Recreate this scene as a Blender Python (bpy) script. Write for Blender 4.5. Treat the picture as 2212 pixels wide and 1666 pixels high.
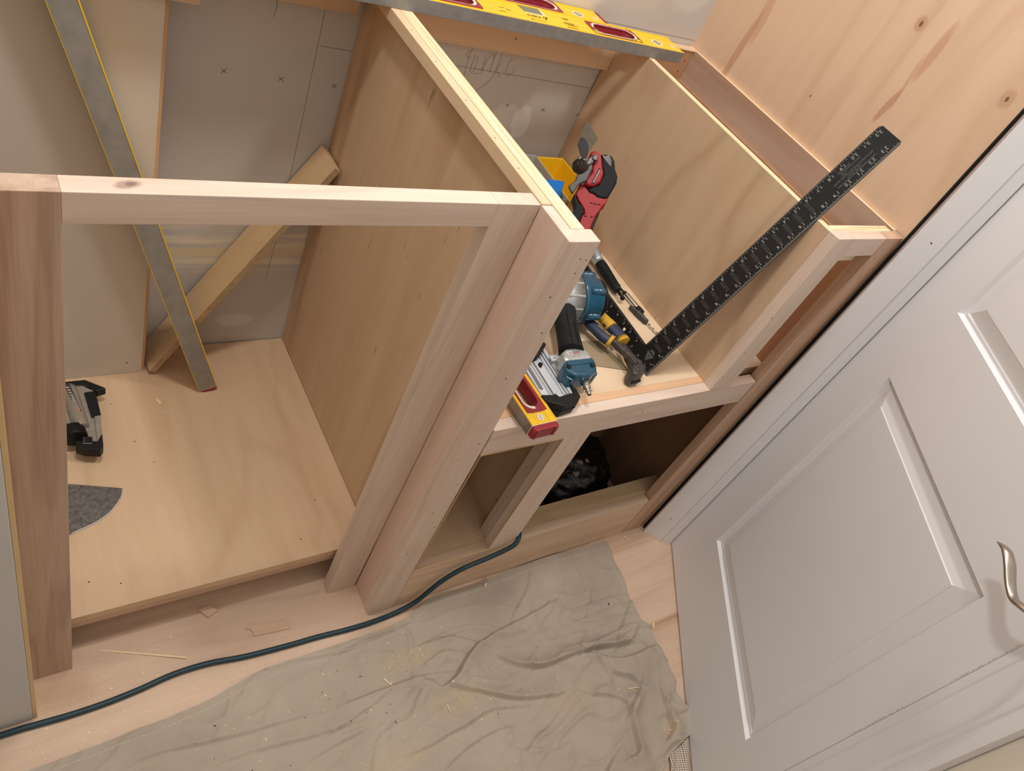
import bpy, bmesh, math, random
from mathutils import Vector, Matrix, noise
random.seed(4)
S = 1.214            # the plan below is drawn in units of 1.214 m
scene = bpy.context.scene
for o in list(bpy.data.objects): bpy.data.objects.remove(o)

# ---------------------------------------------------------------- camera
cam_d = bpy.data.cameras.new('camera'); cam = bpy.data.objects.new('camera', cam_d)
scene.collection.objects.link(cam); scene.camera = cam
cam_d.sensor_width = 36.0; cam_d.lens = 36.0*1612.97/2212.0
cam_d.clip_start = 0.02
CX = Vector((0.80471406, -0.46103782, 0.37400456))
CY = Vector((0.11911806, 0.7425769, 0.65908303))
CZ = Vector((-0.58158935, -0.48582268, 0.65248))
m = Matrix((CX, CY, CZ)).transposed().to_4x4()
m.translation = Vector((-0.52451, -0.46721, 1.25176))*S
cam.matrix_world = m

# ---------------------------------------------------------------- world, lamps, exposure
w = bpy.data.worlds.new('room_light'); scene.world = w; w.use_nodes = True
w.node_tree.nodes['Background'].inputs[0].default_value = (1.0, 0.985, 0.975, 1)
w.node_tree.nodes['Background'].inputs[1].default_value = 0.88
def area(name, loc, size, power, col):
    l = bpy.data.lights.new(name, 'AREA'); l.shape = 'DISK'; l.size = size*S; l.energy = power; l.color = col
    o = bpy.data.objects.new(name, l); scene.collection.objects.link(o); o.location = Vector(loc)*S
    return o
WARM = (1.0, 0.955, 0.90)
area('ceiling_lamp', (0.45, 0.00, 2.12), 0.15, 13.2, WARM)
area('ceiling_lamp', (-0.36, 0.10, 2.12), 0.15, 14.6, WARM)
scene.view_settings.view_transform = 'Standard'; scene.view_settings.look = 'None'
scene.view_settings.gamma = 1.0; scene.view_settings.use_curve_mapping = False
scene.view_settings.exposure = -0.05

# ---------------------------------------------------------------- materials
def srgb(r, g, b):
    f = lambda c: (c/255/12.92) if c/255 <= .04045 else ((c/255+.055)/1.055)**2.4
    return (f(r), f(g), f(b), 1.0)
class NT:
    def __init__(s, name, rough=.5, metal=0.0):
        s.m = bpy.data.materials.new(name); s.m.use_nodes = True
        s.t = s.m.node_tree; s.n = s.t.nodes; s.l = s.t.links
        s.b = s.n['Principled BSDF']; s.b.inputs['Roughness'].default_value = rough; s.b.inputs['Metallic'].default_value = metal
        s._c = None
    def coord(s, rnd=True):
        if s._c: return s._c
        tc = s.n.new('ShaderNodeTexCoord')
        if not rnd: s._c = tc.outputs['Object']; return s._c
        oi = s.n.new('ShaderNodeObjectInfo')
        mu = s.n.new('ShaderNodeMath'); mu.operation = 'MULTIPLY'; mu.inputs[1].default_value = 37.0
        s.l.new(oi.outputs['Random'], mu.inputs[0])
        a = s.n.new('ShaderNodeVectorMath'); a.operation = 'ADD'
        s.l.new(tc.outputs['Object'], a.inputs[0]); s.l.new(mu.outputs[0], a.inputs[1])
        s._c = a.outputs[0]; return s._c
    def mapping(s, sc, rot=(0,0,0), src=None):
        mp = s.n.new('ShaderNodeMapping'); mp.inputs['Scale'].default_value = sc; mp.inputs['Rotation'].default_value = rot
        s.l.new(src or s.coord(), mp.inputs[0]); return mp.outputs[0]
    def noise(s, vec, scale=1.0, detail=3.0, dist=0.0):
        n = s.n.new('ShaderNodeTexNoise'); n.inputs['Scale'].default_value = scale; n.inputs['Detail'].default_value = detail
        n.inputs['Distortion'].default_value = dist
        s.l.new(vec, n.inputs['Vector']); return n.outputs['Fac']
    def math(s, op, a, b=0.0, c=None, clamp=False):
        n = s.n.new('ShaderNodeMath'); n.operation = op; n.use_clamp = clamp
        for i, v in enumerate((a, b, c)):
            if v is None: continue
            if isinstance(v, (int, float)): n.inputs[i].default_value = v
            else: s.l.new(v, n.inputs[i])
        return n.outputs[0]
    def rng(s, v, a, b, c=0.0, d=1.0):
        n = s.n.new('ShaderNodeMapRange'); s.l.new(v, n.inputs[0])
        for i, x in enumerate((a, b, c, d)): n.inputs[i+1].default_value = x
        return n.outputs[0]
    def mix(s, f, a, b):
        n = s.n.new('ShaderNodeMix'); n.data_type = 'RGBA'
        for i, v in ((0, f), (6, a), (7, b)):
            if isinstance(v, (int, float)): n.inputs[i].default_value = v
            elif isinstance(v, tuple): n.inputs[i].default_value = v
            else: s.l.new(v, n.inputs[i])
        return n.outputs[2]
    def ellipse(s, c, axes, radii, soft=.35, wob=.25, src=None):
        """mask of an ellipsoidal patch at c (metres, object space)"""
        src = src or s.coord(False)
        v = s.n.new('ShaderNodeVectorMath'); v.operation = 'SUBTRACT'; s.l.new(src, v.inputs[0]); v.inputs[1].default_value = c
        tot = None
        for ax, r in zip(axes, radii):
            d = s.n.new('ShaderNodeVectorMath'); d.operation = 'DOT_PRODUCT'; s.l.new(v.outputs[0], d.inputs[0])
            d.inputs[1].default_value = Vector(ax)/r
            q = s.math('POWER', s.math('ABSOLUTE', d.outputs['Value']), 2.0)
            tot = q if tot is None else s.math('ADD', tot, q)
        if wob:
            nz = s.noise(src, 6.0/max(radii)*.3, 2); tot = s.math('ADD', tot, s.math('MULTIPLY', s.math('SUBTRACT', nz, .5), wob*4))
        return s.rng(tot, 1.0+soft, 1.0-soft)
    def out(s, col, bump=None, bs=.2, bd=.001):
        if isinstance(col, tuple): s.b.inputs['Base Color'].default_value = col
        else: s.l.new(col, s.b.inputs['Base Color'])
        if bump is not None:
            n = s.n.new('ShaderNodeBump'); n.inputs['Strength'].default_value = bs; n.inputs['Distance'].default_value = bd
            s.l.new(bump, n.inputs['Height']); s.l.new(n.outputs[0], s.b.inputs['Normal'])
        return s.m

def axscale(axis, along, across):
    v = [across]*3; v['xyz'.index(axis)] = along; return tuple(v)
_w = {}
def wood(axis, base, dark, fig=.22, rings=34, across=7.0, streak=None, stk=.0, rough=.5, fib=.18, rnd=True, extra=None, tag='', flecks=0):
    key = ('w', axis, base, dark, fig, rings, across, streak, stk, rough, tag, flecks)
    if key in _w: return _w[key]
    t = NT('wood_%s' % axis, rough)
    c = t.coord(rnd)
    n1 = t.noise(t.mapping(axscale(axis, .9, across), src=c), 1.0, 2.0, .35)
    rg = t.math('SINE', t.math('MULTIPLY', n1, float(rings)))
    rg = t.math('POWER', t.rng(rg, -1, 1), 5.0)
    fb = t.noise(t.mapping(axscale(axis, 9, 330), src=c), 1.0, 3.0)
    fl = t.noise(t.mapping(axscale(axis, 2.0, 26), src=c), 1.0, 3.0, .2)
    f = t.math('ADD', t.math('MULTIPLY', rg, fig), t.math('MULTIPLY', t.rng(fl, .3, .75), .34))
    f = t.math('ADD', f, t.math('MULTIPLY', t.rng(fb, .35, .7), fib), clamp=True)
    col = t.mix(f, base, dark)
    if streak:
        sn = t.noise(t.mapping(axscale(axis, .7, across*2.2), src=c), 1.0, 2.0, .5)
        col = t.mix(t.math('MULTIPLY', t.rng(sn, .56, .68), stk), col, streak)
    if flecks:
        fk = t.noise(t.mapping(axscale(axis, 16, 150), src=c), 1.0, 1.0); pk = t.noise(t.mapping(axscale(axis, 2, 9), src=c), 1.0, 1.0)
        col = t.mix(t.math('MULTIPLY', t.math('MULTIPLY', t.rng(fk, .70, .76), t.rng(pk, .5, .6)), flecks), col, tuple(x*.38 for x in dark[:3])+(1,))
    if extra: col = extra(t, col)
    _w[key] = t.out(col, fb, .12, .0006); return _w[key]
def ply_edge(axis, across, base, dark, freq=420):
    key = ('e', axis, across, base, dark, freq)
    if key in _w: return _w[key]
    t = NT('plywood_edge', .6); sc = [3.0]*3; sc['xyz'.index(across)] = freq; sc['xyz'.index(axis)] = 5.0
    n = t.noise(t.mapping(tuple(sc)), 1.0, 1.0, .1); n2 = t.noise(t.mapping(axscale(axis, 20, 300)), 1.0, 2.0)
    f = t.math('ADD', t.math('MULTIPLY', t.rng(n, .42, .62), .75), t.math('MULTIPLY', n2, .25), clamp=True)
    _w[key] = t.out(t.mix(f, base, dark), n, .3, .001); return _w[key]
def plain(name, col, rough=.5, metal=0.0, spec=None, var=.0, vs=60, bump=0, bscale=300, coat=0):
    t = NT(name, rough, metal)
    if spec is not None: t.b.inputs['Specular IOR Level'].default_value = spec
    if coat: t.b.inputs['Coat Weight'].default_value = coat; t.b.inputs['Coat Roughness'].default_value = .12
    c = col
    if var:
        n = t.noise(t.coord(), vs, 4.0); d = tuple(x*(1-var) for x in col[:3])+(1,)
        c = t.mix(t.rng(n, .3, .7), col, d)
    if bump: return t.out(c, t.noise(t.coord(), bscale, 3.0), bump, .0008)
    return t.out(c)

MB = srgb(228, 208, 192); MD = srgb(200, 174, 155)
def maple(ax): return wood(ax, MB, MD, fig=.22, rings=46, across=9, fib=.32)
def maple_dark(ax): return wood(ax, srgb(204, 178, 158), srgb(160, 128, 106), fig=.35, rings=36, across=12, streak=srgb(136, 104, 84), stk=.35, fib=.25)
def birch(ax): return wood(ax, srgb(220, 188, 154), srgb(188, 150, 114), fig=.20, rings=34, across=4, fib=.10)
def partition_ply(ax): return wood(ax, srgb(214, 184, 152), srgb(190, 154, 118), fig=.22, rings=26, across=6, streak=srgb(170, 126, 84), stk=.5, fib=.14, flecks=.8)
def cedar(ax): return wood(ax, srgb(204, 174, 152), srgb(168, 132, 112), fig=.30, rings=22, across=9, streak=srgb(164, 126, 92), stk=.5, fib=.16)
def pine(ax): return wood(ax, srgb(222, 192, 160), srgb(194, 156, 120), fig=.22, rings=24, across=9, streak=srgb(172, 122, 76), stk=.25)
def orange(ax): return wood(ax, srgb(192, 148, 110), srgb(160, 112, 76), fig=.25, rings=18, across=5, fib=.1)
def edge(ax, ac): return ply_edge(ax, ac, srgb(246, 228, 192), srgb(212, 186, 142))
def edge2(ax, ac): return ply_edge(ax, ac, srgb(226, 200, 160), srgb(160, 122, 82))
WHITE = plain('white_paint', srgb(232, 231, 233), .38, var=.03, vs=3, bump=.03, bscale=120)
BLACK = plain('black_plastic', srgb(22, 23, 25), .5, spec=.3, var=.35, vs=90, bump=.2)
RUBBER = plain('black_rubber_grip', srgb(29, 31, 35), .65, spec=.25, var=.4, vs=120, bump=.35, bscale=500)
DARK = plain('dark_hole', srgb(14, 12, 11), .9)
NAILH = plain('nail_hole', srgb(74, 54, 40), .9)
YEL = plain('yellow_enamel', srgb(250, 204, 40), .35, var=.06, vs=30)
ALU = plain('brushed_aluminium', srgb(150, 148, 146), .42, .75, var=.22, vs=40, bump=.1)
GREY = plain('worn_grey_metal', srgb(148, 146, 144), .5, .35, var=.22, vs=50, bump=.12)
BRIGHT = plain('bright_aluminium', srgb(216, 222, 228), .35, .35, var=.1, vs=60)
REDP = plain('dark_red_plastic', srgb(150, 38, 50), .4, var=.12, vs=50)
CREAM = plain('cream_plastic', srgb(236, 226, 208), .5, var=.08, vs=60)
INK = plain('black_print', srgb(40, 36, 20), .6)
GREEN = plain('vial_green_glass', srgb(112, 120, 92), .15, spec=.8)
TEAL = plain('teal_enamel', srgb(10, 78, 106), .28, var=.14, vs=40, coat=.5)
SILVER = plain('cast_silver', srgb(196, 200, 202), .38, .55, var=.25, vs=150, bump=.15)
CHROME = plain('chrome', srgb(220, 218, 212), .12, 1.0, var=.2, vs=200)
STEEL = plain('dark_steel', srgb(88, 84, 82), .35, .8, var=.35, vs=160, bump=.2)
NICKEL = plain('satin_nickel', srgb(178, 168, 156), .26, 1.0)
REDM = plain('red_plastic', srgb(160, 14, 24), .5, var=.14, vs=60)
GRAPH = plain('pencil', srgb(120, 112, 104), .8)

# ---------------------------------------------------------------- mesh helpers
def new(): return bmesh.new()
def box(b, x0, x1, y0, y1, z0, z1): return hexa(b, [(x0,y0,z0),(x1,y0,z0),(x1,y1,z0),(x0,y1,z0)], [(x0,y0,z1),(x1,y0,z1),(x1,y1,z1),(x0,y1,z1)])
def hexa(b, lo, hi):
    v = [b.verts.new(p) for p in lo]+[b.verts.new(p) for p in hi]
    for f in ((3,2,1,0),(4,5,6,7),(0,1,5,4),(1,2,6,5),(2,3,7,6),(3,0,4,7)): b.faces.new([v[i] for i in f])
    return v
def prism(b, poly, z0, z1, M=None, taper=1.0):
    a = sum(poly[i][0]*poly[(i+1)%len(poly)][1]-poly[(i+1)%len(poly)][0]*poly[i][1] for i in range(len(poly)))
    if a < 0: poly = poly[::-1]
    cx = sum(p[0] for p in poly)/len(poly); cy = sum(p[1] for p in poly)/len(poly)
    M = M or Matrix()
    lo = [b.verts.new(M @ Vector((p[0], p[1], z0))) for p in poly]
    hi = [b.verts.new(M @ Vector((cx+(p[0]-cx)*taper, cy+(p[1]-cy)*taper, z1))) for p in poly]
    n = len(poly); b.faces.new(lo[::-1]); b.faces.new(hi)
    for i in range(n): b.faces.new([lo[i], lo[(i+1)%n], hi[(i+1)%n], hi[i]])
def plate_holes(b, outer, holes, z0, z1, M=None):
    """flat plate with through holes"""
    M = M or Matrix(); loops = []
    for z in (z0, z1):
        es = []; lp = []
        for k, poly in enumerate([outer]+holes):
            vs = [b.verts.new((p[0], p[1], z)) for p in poly]
            es += [b.edges.new((vs[i], vs[(i+1)%len(vs)])) for i in range(len(vs))]; lp.append(vs)
        bmesh.ops.triangle_fill(b, edges=es, use_beauty=True); loops.append(lp)
    for lo, hi in zip(*loops):
        n = len(lo)
        for i in range(n): b.faces.new([lo[i], lo[(i+1)%n], hi[(i+1)%n], hi[i]])
    bmesh.ops.transform(b, matrix=M, verts=b.verts)
def ring_frame(d):
    d = d.normalized(); u = d.orthogonal().normalized(); return u, d.cross(u)
def lathe(b, p0, p1, prof, seg=24, flat=1.0):
    """prof: list of (t along p0->p1, radius)"""
    p0 = Vector(p0); p1 = Vector(p1); d = p1-p0; u, v = ring_frame(d); rows = []
    for t, r in prof:
        c = p0+d*t
        rows.append([b.verts.new(c+(u*math.cos(a)+v*math.sin(a)*flat)*r) for a in [2*math.pi*i/seg for i in range(seg)]])
    for A, B_ in zip(rows, rows[1:]):
        for i in range(seg): b.faces.new([A[i], A[(i+1)%seg], B_[(i+1)%seg], B_[i]])
    b.faces.new(rows[0][::-1]); b.faces.new(rows[-1])
def cyl(b, p0, p1, r0, r1=None, seg=20): lathe(b, p0, p1, [(0, r0), (1, r0 if r1 is None else r1)], seg)
def spline(pts, n=8):
    P = [Vector(p) for p in pts]; out = []
    for i in range(len(P)-1):
        a = P[max(i-1, 0)]; b_ = P[i]; c = P[i+1]; d = P[min(i+2, len(P)-1)]
        for k in range(n):
            t = k/n
            out.append(.5*((2*b_)+(-a+c)*t+(2*a-5*b_+4*c-d)*t*t+(-a+3*b_-3*c+d)*t**3))
    out.append(P[-1]); return out
def tube(b, pts, r, seg=10, sub=6, radii=None, up=None, flat=1.0, flat2=1.0):
    P = spline(pts, sub) if sub > 1 else [Vector(p) for p in pts]; rows = []; prev = None
    for i, p in enumerate(P):
        d = (P[min(i+1, len(P)-1)]-P[max(i-1, 0)]).normalized()
        if up is not None: u = (Vector(up)-d*Vector(up).dot(d)).normalized()
        elif prev is None: u = d.orthogonal().normalized()
        else: u = (prev-d*prev.dot(d)).normalized()
        prev = u; v = d.cross(u)
        rr = r if radii is None else radii[0]+0 if len(radii) == 1 else _interp(radii, i/(len(P)-1))
        rows.append([b.verts.new(p+(u*math.cos(a)*flat+v*math.sin(a)*flat2)*rr) for a in [2*math.pi*k/seg for k in range(seg)]])
    for A, B_ in zip(rows, rows[1:]):
        for k in range(seg): b.faces.new([A[k], A[(k+1)%seg], B_[(k+1)%seg], B_[k]])
    b.faces.new(rows[0][::-1]); b.faces.new(rows[-1])
def _interp(a, t):
    x = t*(len(a)-1); i = min(int(x), len(a)-2); return a[i]*(1-x+i)+a[i+1]*(x-i)
def ribbon(b, pts, w, nrm):
    """thin flat pencil or ink stroke"""
    nrm = Vector(nrm)
    P = [Vector(p) for p in pts]
    for p, q in zip(P, P[1:]):
        d = (q-p); 
        if d.length < 1e-6: continue
        d.normalize(); s = nrm.cross(d)*w
        vs = [b.verts.new(x) for x in (p-s, q-s, q+s, p+s)]; b.faces.new(vs)
def stadium(cx, cy, lx, ly, n=8, sq=1.0):
    """rounded slot outline centred at cx,cy, half lengths lx,ly"""
    r = min(lx, ly)*sq; out = []
    for k, (sx, sy) in enumerate(((1,1), (-1,1), (-1,-1), (1,-1))):
        for i in range(n+1):
            a = math.pi/2*(k+i/n)
            out.append((cx+sx*(lx-r)+r*math.cos(a), cy+sy*(ly-r)+r*math.sin(a)))
    return out
def inset_loop(poly, f, cx, cy, fy=None):
    fy = f if fy is None else fy
    return [(cx+(p[0]-cx)*f, cy+(p[1]-cy)*fy) for p in poly]

class Thing:
    def __init__(s, name, loc, label=None, cat=None, group=None, kind=None):
        s.o = bpy.data.objects.new(name, None); scene.collection.objects.link(s.o); s.o.empty_display_size = .02
        s.o.location = Vector(loc)*S; s.loc = Vector(loc)
        if label: s.o['label'] = label
        if cat: s.o['category'] = cat
        if group: s.o['group'] = group
        if kind: s.o['kind'] = kind
    def part(s, name, b, mat, **k): return finish(name, b, mat, s, **k)
def finish(name, b, mat, parent=None, bevel=0, seg=2, smooth=False, label=None, cat=None, kind=None, group=None, solid=0, mats=None, sharp=.6, base=None):
    bmesh.ops.recalc_face_normals(b, faces=b.faces) if not solid else None
    if mats:
        for f in b.faces: f.material_index = mats(f)
    if parent is None:
        xs = [v.co for v in b.verts]
        org = Vector(base) if base else Vector(((min(c.x for c in xs)+max(c.x for c in xs))/2, (min(c.y for c in xs)+max(c.y for c in xs))/2, min(c.z for c in xs)))
    else: org = parent.loc
    for v in b.verts: v.co = (v.co-org)*S
    me = bpy.data.meshes.new(name); b.to_mesh(me); b.free()
    for mm in (mat if isinstance(mat, (list, tuple)) else [mat]): me.materials.append(mm)
    o = bpy.data.objects.new(name, me); scene.collection.objects.link(o)
    if parent is None: o.location = org*S
    else: o.parent = parent.o
    if smooth: me.polygons.foreach_set('use_smooth', [True]*len(me.polygons))
    if bevel:
        md = o.modifiers.new('bevel', 'BEVEL'); md.width = bevel*S; md.segments = seg; md.limit_method = 'ANGLE'; md.angle_limit = .6
        if smooth is False:
            md.harden_normals = False
    if solid:
        md = o.modifiers.new('solid', 'SOLIDIFY'); md.thickness = solid*S
    if smooth:
        md = o.modifiers.new('wn', 'WEIGHTED_NORMAL'); md.keep_sharp = False
    if label: o['label'] = label
    if cat: o['category'] = cat
    if kind: o['kind'] = kind
    if group: o['group'] = group
    o_w = Wrap(o, org); return o_w
class Wrap:
    """lets a mesh act as parent for sub-parts"""
    def __init__(s, o, loc): s.o = o; s.loc = loc
    def part(s, name, b, mat, **k): return finish(name, b, mat, s, **k)
def bx(t, name, mat, *a, bevel=.0008, **k):
    b = new(); box(b, *a); return t.part(name, b, mat, bevel=bevel, **k)
_tc = {}
def text_into(b, s, size, M, bold=0.0):
    """adds flat letters to b; M places the text (x = reading direction, y = up)"""
    key = (s, bold)
    if key not in _tc:
        cu = bpy.data.curves.new('t', 'FONT'); cu.body = s; cu.size = 1.0; cu.align_x = 'CENTER'; cu.align_y = 'CENTER'; cu.resolution_u = 2; cu.offset = bold
        ob = bpy.data.objects.new('t', cu); scene.collection.objects.link(ob)
        bpy.context.view_layer.update()
        dg = bpy.context.evaluated_depsgraph_get(); me = bpy.data.meshes.new_from_object(ob.evaluated_get(dg))
        _tc[key] = ([v.co.copy() for v in me.vertices], [list(p.vertices) for p in me.polygons])
        bpy.data.objects.remove(ob); bpy.data.curves.remove(cu); bpy.data.meshes.remove(me)
    vs, fs = _tc[key]; T = M @ Matrix.Scale(size, 4)
    nv = [b.verts.new(T @ v) for v in vs]
    for f in fs:
        try: b.faces.new([nv[i] for i in f])
        except ValueError: pass
def frame(o, x, y, z=None):
    x = Vector(x).normalized(); y = Vector(y); y = (y-x*y.dot(x)).normalized(); z = x.cross(y)
    m_ = Matrix((x, y, z)).transposed().to_4x4(); m_.translation = Vector(o); return m_
def nail_holes(t, pts, ax, r=.0011, name='nail_hole', mat=None):
    for p in pts:
        b = new(); p = Vector(p); n = Vector(ax); cyl(b, p-n*.0006, p+n*.00012, r*random.uniform(.8, 1.2), seg=8); t.part(name, b, mat or NAILH)

# ---------------------------------------------------------------- measured outlines (plan units)
FOLDS = [[(0.3618, -0.0975), (0.2832, -0.1087), (0.2325, -0.1131), (0.1778, -0.1219), (0.1501, -0.1323), (0.1234, -0.1491), (0.1019, -0.1637), (0.0708, -0.1709), (0.0545, -0.1554), (0.0343, -0.1632)], [(0.1786, -0.1204), (0.1588, -0.1084), (0.1237, -0.091), (0.0765, -0.0862)], [(0.2114, -0.1645), (0.2371, -0.1873), (0.2754, -0.203), (0.3347, -0.2072), (0.3978, -0.2102), (0.4736, -0.226), (0.5098, -0.216)], [(0.5336, -0.2546), (0.4663, -0.2546), (0.4195, -0.2431), (0.3828, -0.2192), (0.3319, -0.2115)], [(0.1073, -0.1529), (0.0579, -0.141), (0.004, -0.1364), (-0.0434, -0.1366), (-0.0948, -0.1374), (-0.1313, -0.1346)], [(0.0837, -0.1726), (0.1279, -0.1956), (0.1764, -0.2267), (0.2188, -0.2446), (0.28, -0.2599)], [(-0.0284, -0.2458), (0.0149, -0.2468), (0.0529, -0.2421), (0.087, -0.241), (0.1424, -0.2355), (0.2056, -0.2538)], [(0.2288, -0.3036), (0.203, -0.3085), (0.1736, -0.3205)], [(-0.1442, -0.171), (-0.0982, -0.1617), (-0.0422, -0.1489)], [(0.4817, -0.2837), (0.447, -0.3166), (0.402, -0.34), (0.3871, -0.3829), (0.3702, -0.4107), (0.3405, -0.4106)], [(0.4968, -0.325), (0.4813, -0.3675), (0.4725, -0.401), (0.4553, -0.4105)], [(0.3679, -0.0089), (0.3345, -0.0502), (0.2836, -0.0868), (0.2525, -0.1128)], [(0.147, -0.1312), (0.1057, -0.1132), (0.0681, -0.1192)], [(-0.0988, -0.0433), (-0.0608, -0.0474), (-0.0306, -0.0421), (0.0349, -0.0418), (0.0846, -0.0383)], [(0.5469, -0.154), (0.5051, -0.1836), (0.4593, -0.2135)], [(0.3198, -0.2617), (0.3461, -0.2851), (0.3969, -0.3112), (0.402, -0.34)], [(0.4918, -0.0671), (0.4636, -0.115), (0.4303, -0.1431)], [(0.0264, -0.1662), (0.0016, -0.1925), (-0.0352, -0.1981), (-0.048, -0.2211)], [(-0.0675, -0.2104), (-0.0892, -0.2421)], [(0.3282, -0.3933), (0.2958, -0.4097), (0.2612, -0.4359)], [(0.1803, -0.2842), (0.1391, -0.2738), (0.0859, -0.2758), (0.0334, -0.2881)], [(0.3961, -0.2382), (0.4175, -0.2708), (0.4456, -0.2882), (0.4604, -0.3113)], [(-0.4255, -0.1051), (-0.3812, -0.0998), (-0.3259, -0.1076), (-0.2437, -0.1201), (-0.1768, -0.1251), (-0.0517, -0.1394)], [(-0.3283, -0.1461), (-0.2518, -0.1482), (-0.1512, -0.1627), (-0.0639, -0.1696)], [(-0.1925, -0.0365), (-0.137, -0.0387), (-0.0816, -0.0494), (-0.0147, -0.0477)], [(-0.2036, -0.1988), (-0.132, -0.1868), (-0.0698, -0.1843)]]
MT_M = [[0.80471, -0.46104, 0.374], [0.11912, 0.74258, 0.65908], [-0.58159, -0.48582, 0.65248]]
MT_P = [0.396, 0.373, 0.71]
MT_redhead = [(-0.02, 0.0165), (-0.0135, 0.0243), (-0.0044, 0.0231), (0.0025, 0.0148), (0.0038, -0.0048), (0.0062, -0.0147), (-0.0003, -0.0311), (-0.0135, -0.0377), (-0.0258, -0.0344), (-0.0274, -0.0254), (-0.0151, -0.0131), (-0.0135, 0.0034)]
MT_black = [(0.0001, 0.0189), (0.0054, 0.0198), (0.0194, 0.0181), (0.0251, 0.0075), (0.0259, -0.0065), (0.03, -0.018), (0.0284, -0.0295), (0.0218, -0.0401), (0.0177, -0.0475), (0.0111, -0.0574), (-0.0044, -0.0541), (-0.0094, -0.0492), (-0.0184, -0.0459), (-0.0217, -0.0418), (-0.0118, -0.0352), (-0.0044, -0.0344), (0.0062, -0.0147), (0.0029, -0.0032), (0.0029, 0.0116)]
MT_redlow = [(-0.034, -0.0295), (-0.0414, -0.0483), (-0.0373, -0.0582), (-0.0323, -0.0664), (-0.0274, -0.0746), (-0.0266, -0.082), (-0.0307, -0.0844), (-0.034, -0.0926), (-0.0405, -0.1361), (-0.0266, -0.1361), (-0.0135, -0.1), (-0.0077, -0.0869), (-0.0003, -0.0762), (0.0038, -0.0697), (0.0095, -0.0656), (0.0144, -0.0557), (-0.0044, -0.0508), (-0.0209, -0.041), (-0.0258, -0.0327)]
MT_grip = [(-0.0463, -0.0508), (-0.043, -0.0483), (-0.0356, -0.0647), (-0.0299, -0.0697), (-0.0266, -0.0812), (-0.0307, -0.0844), (-0.0356, -0.0951), (-0.0422, -0.1361), (-0.0561, -0.1361), (-0.0504, -0.0869), (-0.0422, -0.0705)]
MT_edge = [(0.0005, -0.0746), (-0.0094, -0.0885), (-0.0266, -0.1279), (-0.0209, -0.1279), (-0.0003, -0.0812)]
MT_collar = [(-0.0307, -0.0065), (-0.0438, -0.004), (-0.0397, -0.0048)]
MT_clamp = [(-0.0266, -0.0081), (-0.0151, 0.0001), (-0.0143, -0.009), (-0.0241, -0.0295), (-0.0373, -0.036), (-0.0479, -0.0516), (-0.0512, -0.0483), (-0.0557, -0.0385), (-0.0438, -0.0295), (-0.0405, -0.0188)]
MT_link = [(-0.0209, 0.0091), (-0.0135, 0.0148), (-0.0053, 0.0132), (-0.0061, 0.0066), (-0.0135, 0.0001), (-0.0258, -0.0073), (-0.0266, 0.0009)]
MT_arm = [(-0.035, 0.0423), (-0.0284, 0.0408), (-0.0226, 0.0306), (-0.0219, 0.0161), (-0.0255, 0.0074), (-0.0321, 0.0059), (-0.0364, 0.0161), (-0.0401, 0.0292)]
MT_plate = [(-0.0248, 0.0735), (-0.0052, 0.0401), (-0.0175, 0.0234), (-0.0263, 0.0117), (-0.0357, 0.0408)]
MT_slots = [(-0.0143, -0.0635), (-0.0081, -0.0653), (-0.0018, -0.0662), (-0.025, -0.0861), (-0.0143, -0.0877)]
MT_logo = [(-0.002, -0.0048), (0.0001, -0.009), (-0.011, -0.0327), (-0.0159, -0.0323), (-0.0094, -0.018)]
MT_window = [(0.0013, 0.0198), (0.0087, 0.0157), (0.0153, 0.0189), (0.0194, 0.0091), (0.0185, -0.004), (0.0087, 0.0075)]
screws = [(0.1941, 0.0561), (0.2388, 0.0523)]
magblack = [(0.1955, 0.1231), (0.1982, 0.1174), (0.1805, 0.1026), (0.1668, 0.0948), (0.1633, 0.0996)]
lever = [(0.4938, 0.7658), (0.503, 0.7698), (0.5128, 0.7717), (0.5275, 0.7677), (0.5406, 0.7616), (0.5523, 0.7569), (0.5661, 0.7547), (0.5789, 0.7604)]
SCRIB = [[(0.2271, 0.7816), (0.225, 0.7721), (0.224, 0.7562), (0.2259, 0.7404), (0.2272, 0.7256)], [(0.2263, 0.7763), (0.2194, 0.7713), (0.2177, 0.7645), (0.2239, 0.7602), (0.2291, 0.7622)], [(0.2355, 0.7684), (0.2346, 0.7523), (0.2355, 0.7389), (0.2408, 0.7356), (0.2439, 0.7482), (0.2408, 0.7665)], [(0.2596, 0.7435), (0.2613, 0.7614), (0.2651, 0.774), (0.268, 0.7758), (0.2731, 0.7712), (0.2718, 0.7656)], [(0.2739, 0.782), (0.2741, 0.7605), (0.2746, 0.7414)], [(0.2867, 0.7812), (0.2864, 0.754), (0.2855, 0.7345), (0.2763, 0.7192), (0.2628, 0.7062)], [(0.2894, 0.7613), (0.2883, 0.746), (0.3006, 0.7364)], [(0.3137, 0.7743), (0.3068, 0.7651), (0.3064, 0.7484), (0.3147, 0.741), (0.3229, 0.7478), (0.3223, 0.7561)], [(0.2527, 0.7453), (0.2628, 0.7448)], [(0.2445, 0.7341), (0.256, 0.7376)], [(0.2551, 0.7686), (0.2595, 0.7366)], [(0.205, 0.7442), (0.5246, 0.7431)], [(0.5142, 0.7821), (0.5119, 0.7353)], [(0.5034, 0.7686), (0.5184, 0.7691)], [(0.5002, 0.7802), (0.5055, 0.7839)], [(-0.0396, 0.7959), (-0.0384, 0.4939)], [(-0.0353, 0.7402), (0.0156, 0.74)], [(-0.1112, 0.7977), (-0.1099, 0.7835), (-0.1127, 0.7708)], [(-0.0396, 0.3623), (-0.0439, 0.2724)], [(0.4699, 0.8691), (0.7129, 0.8721)]]
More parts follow.
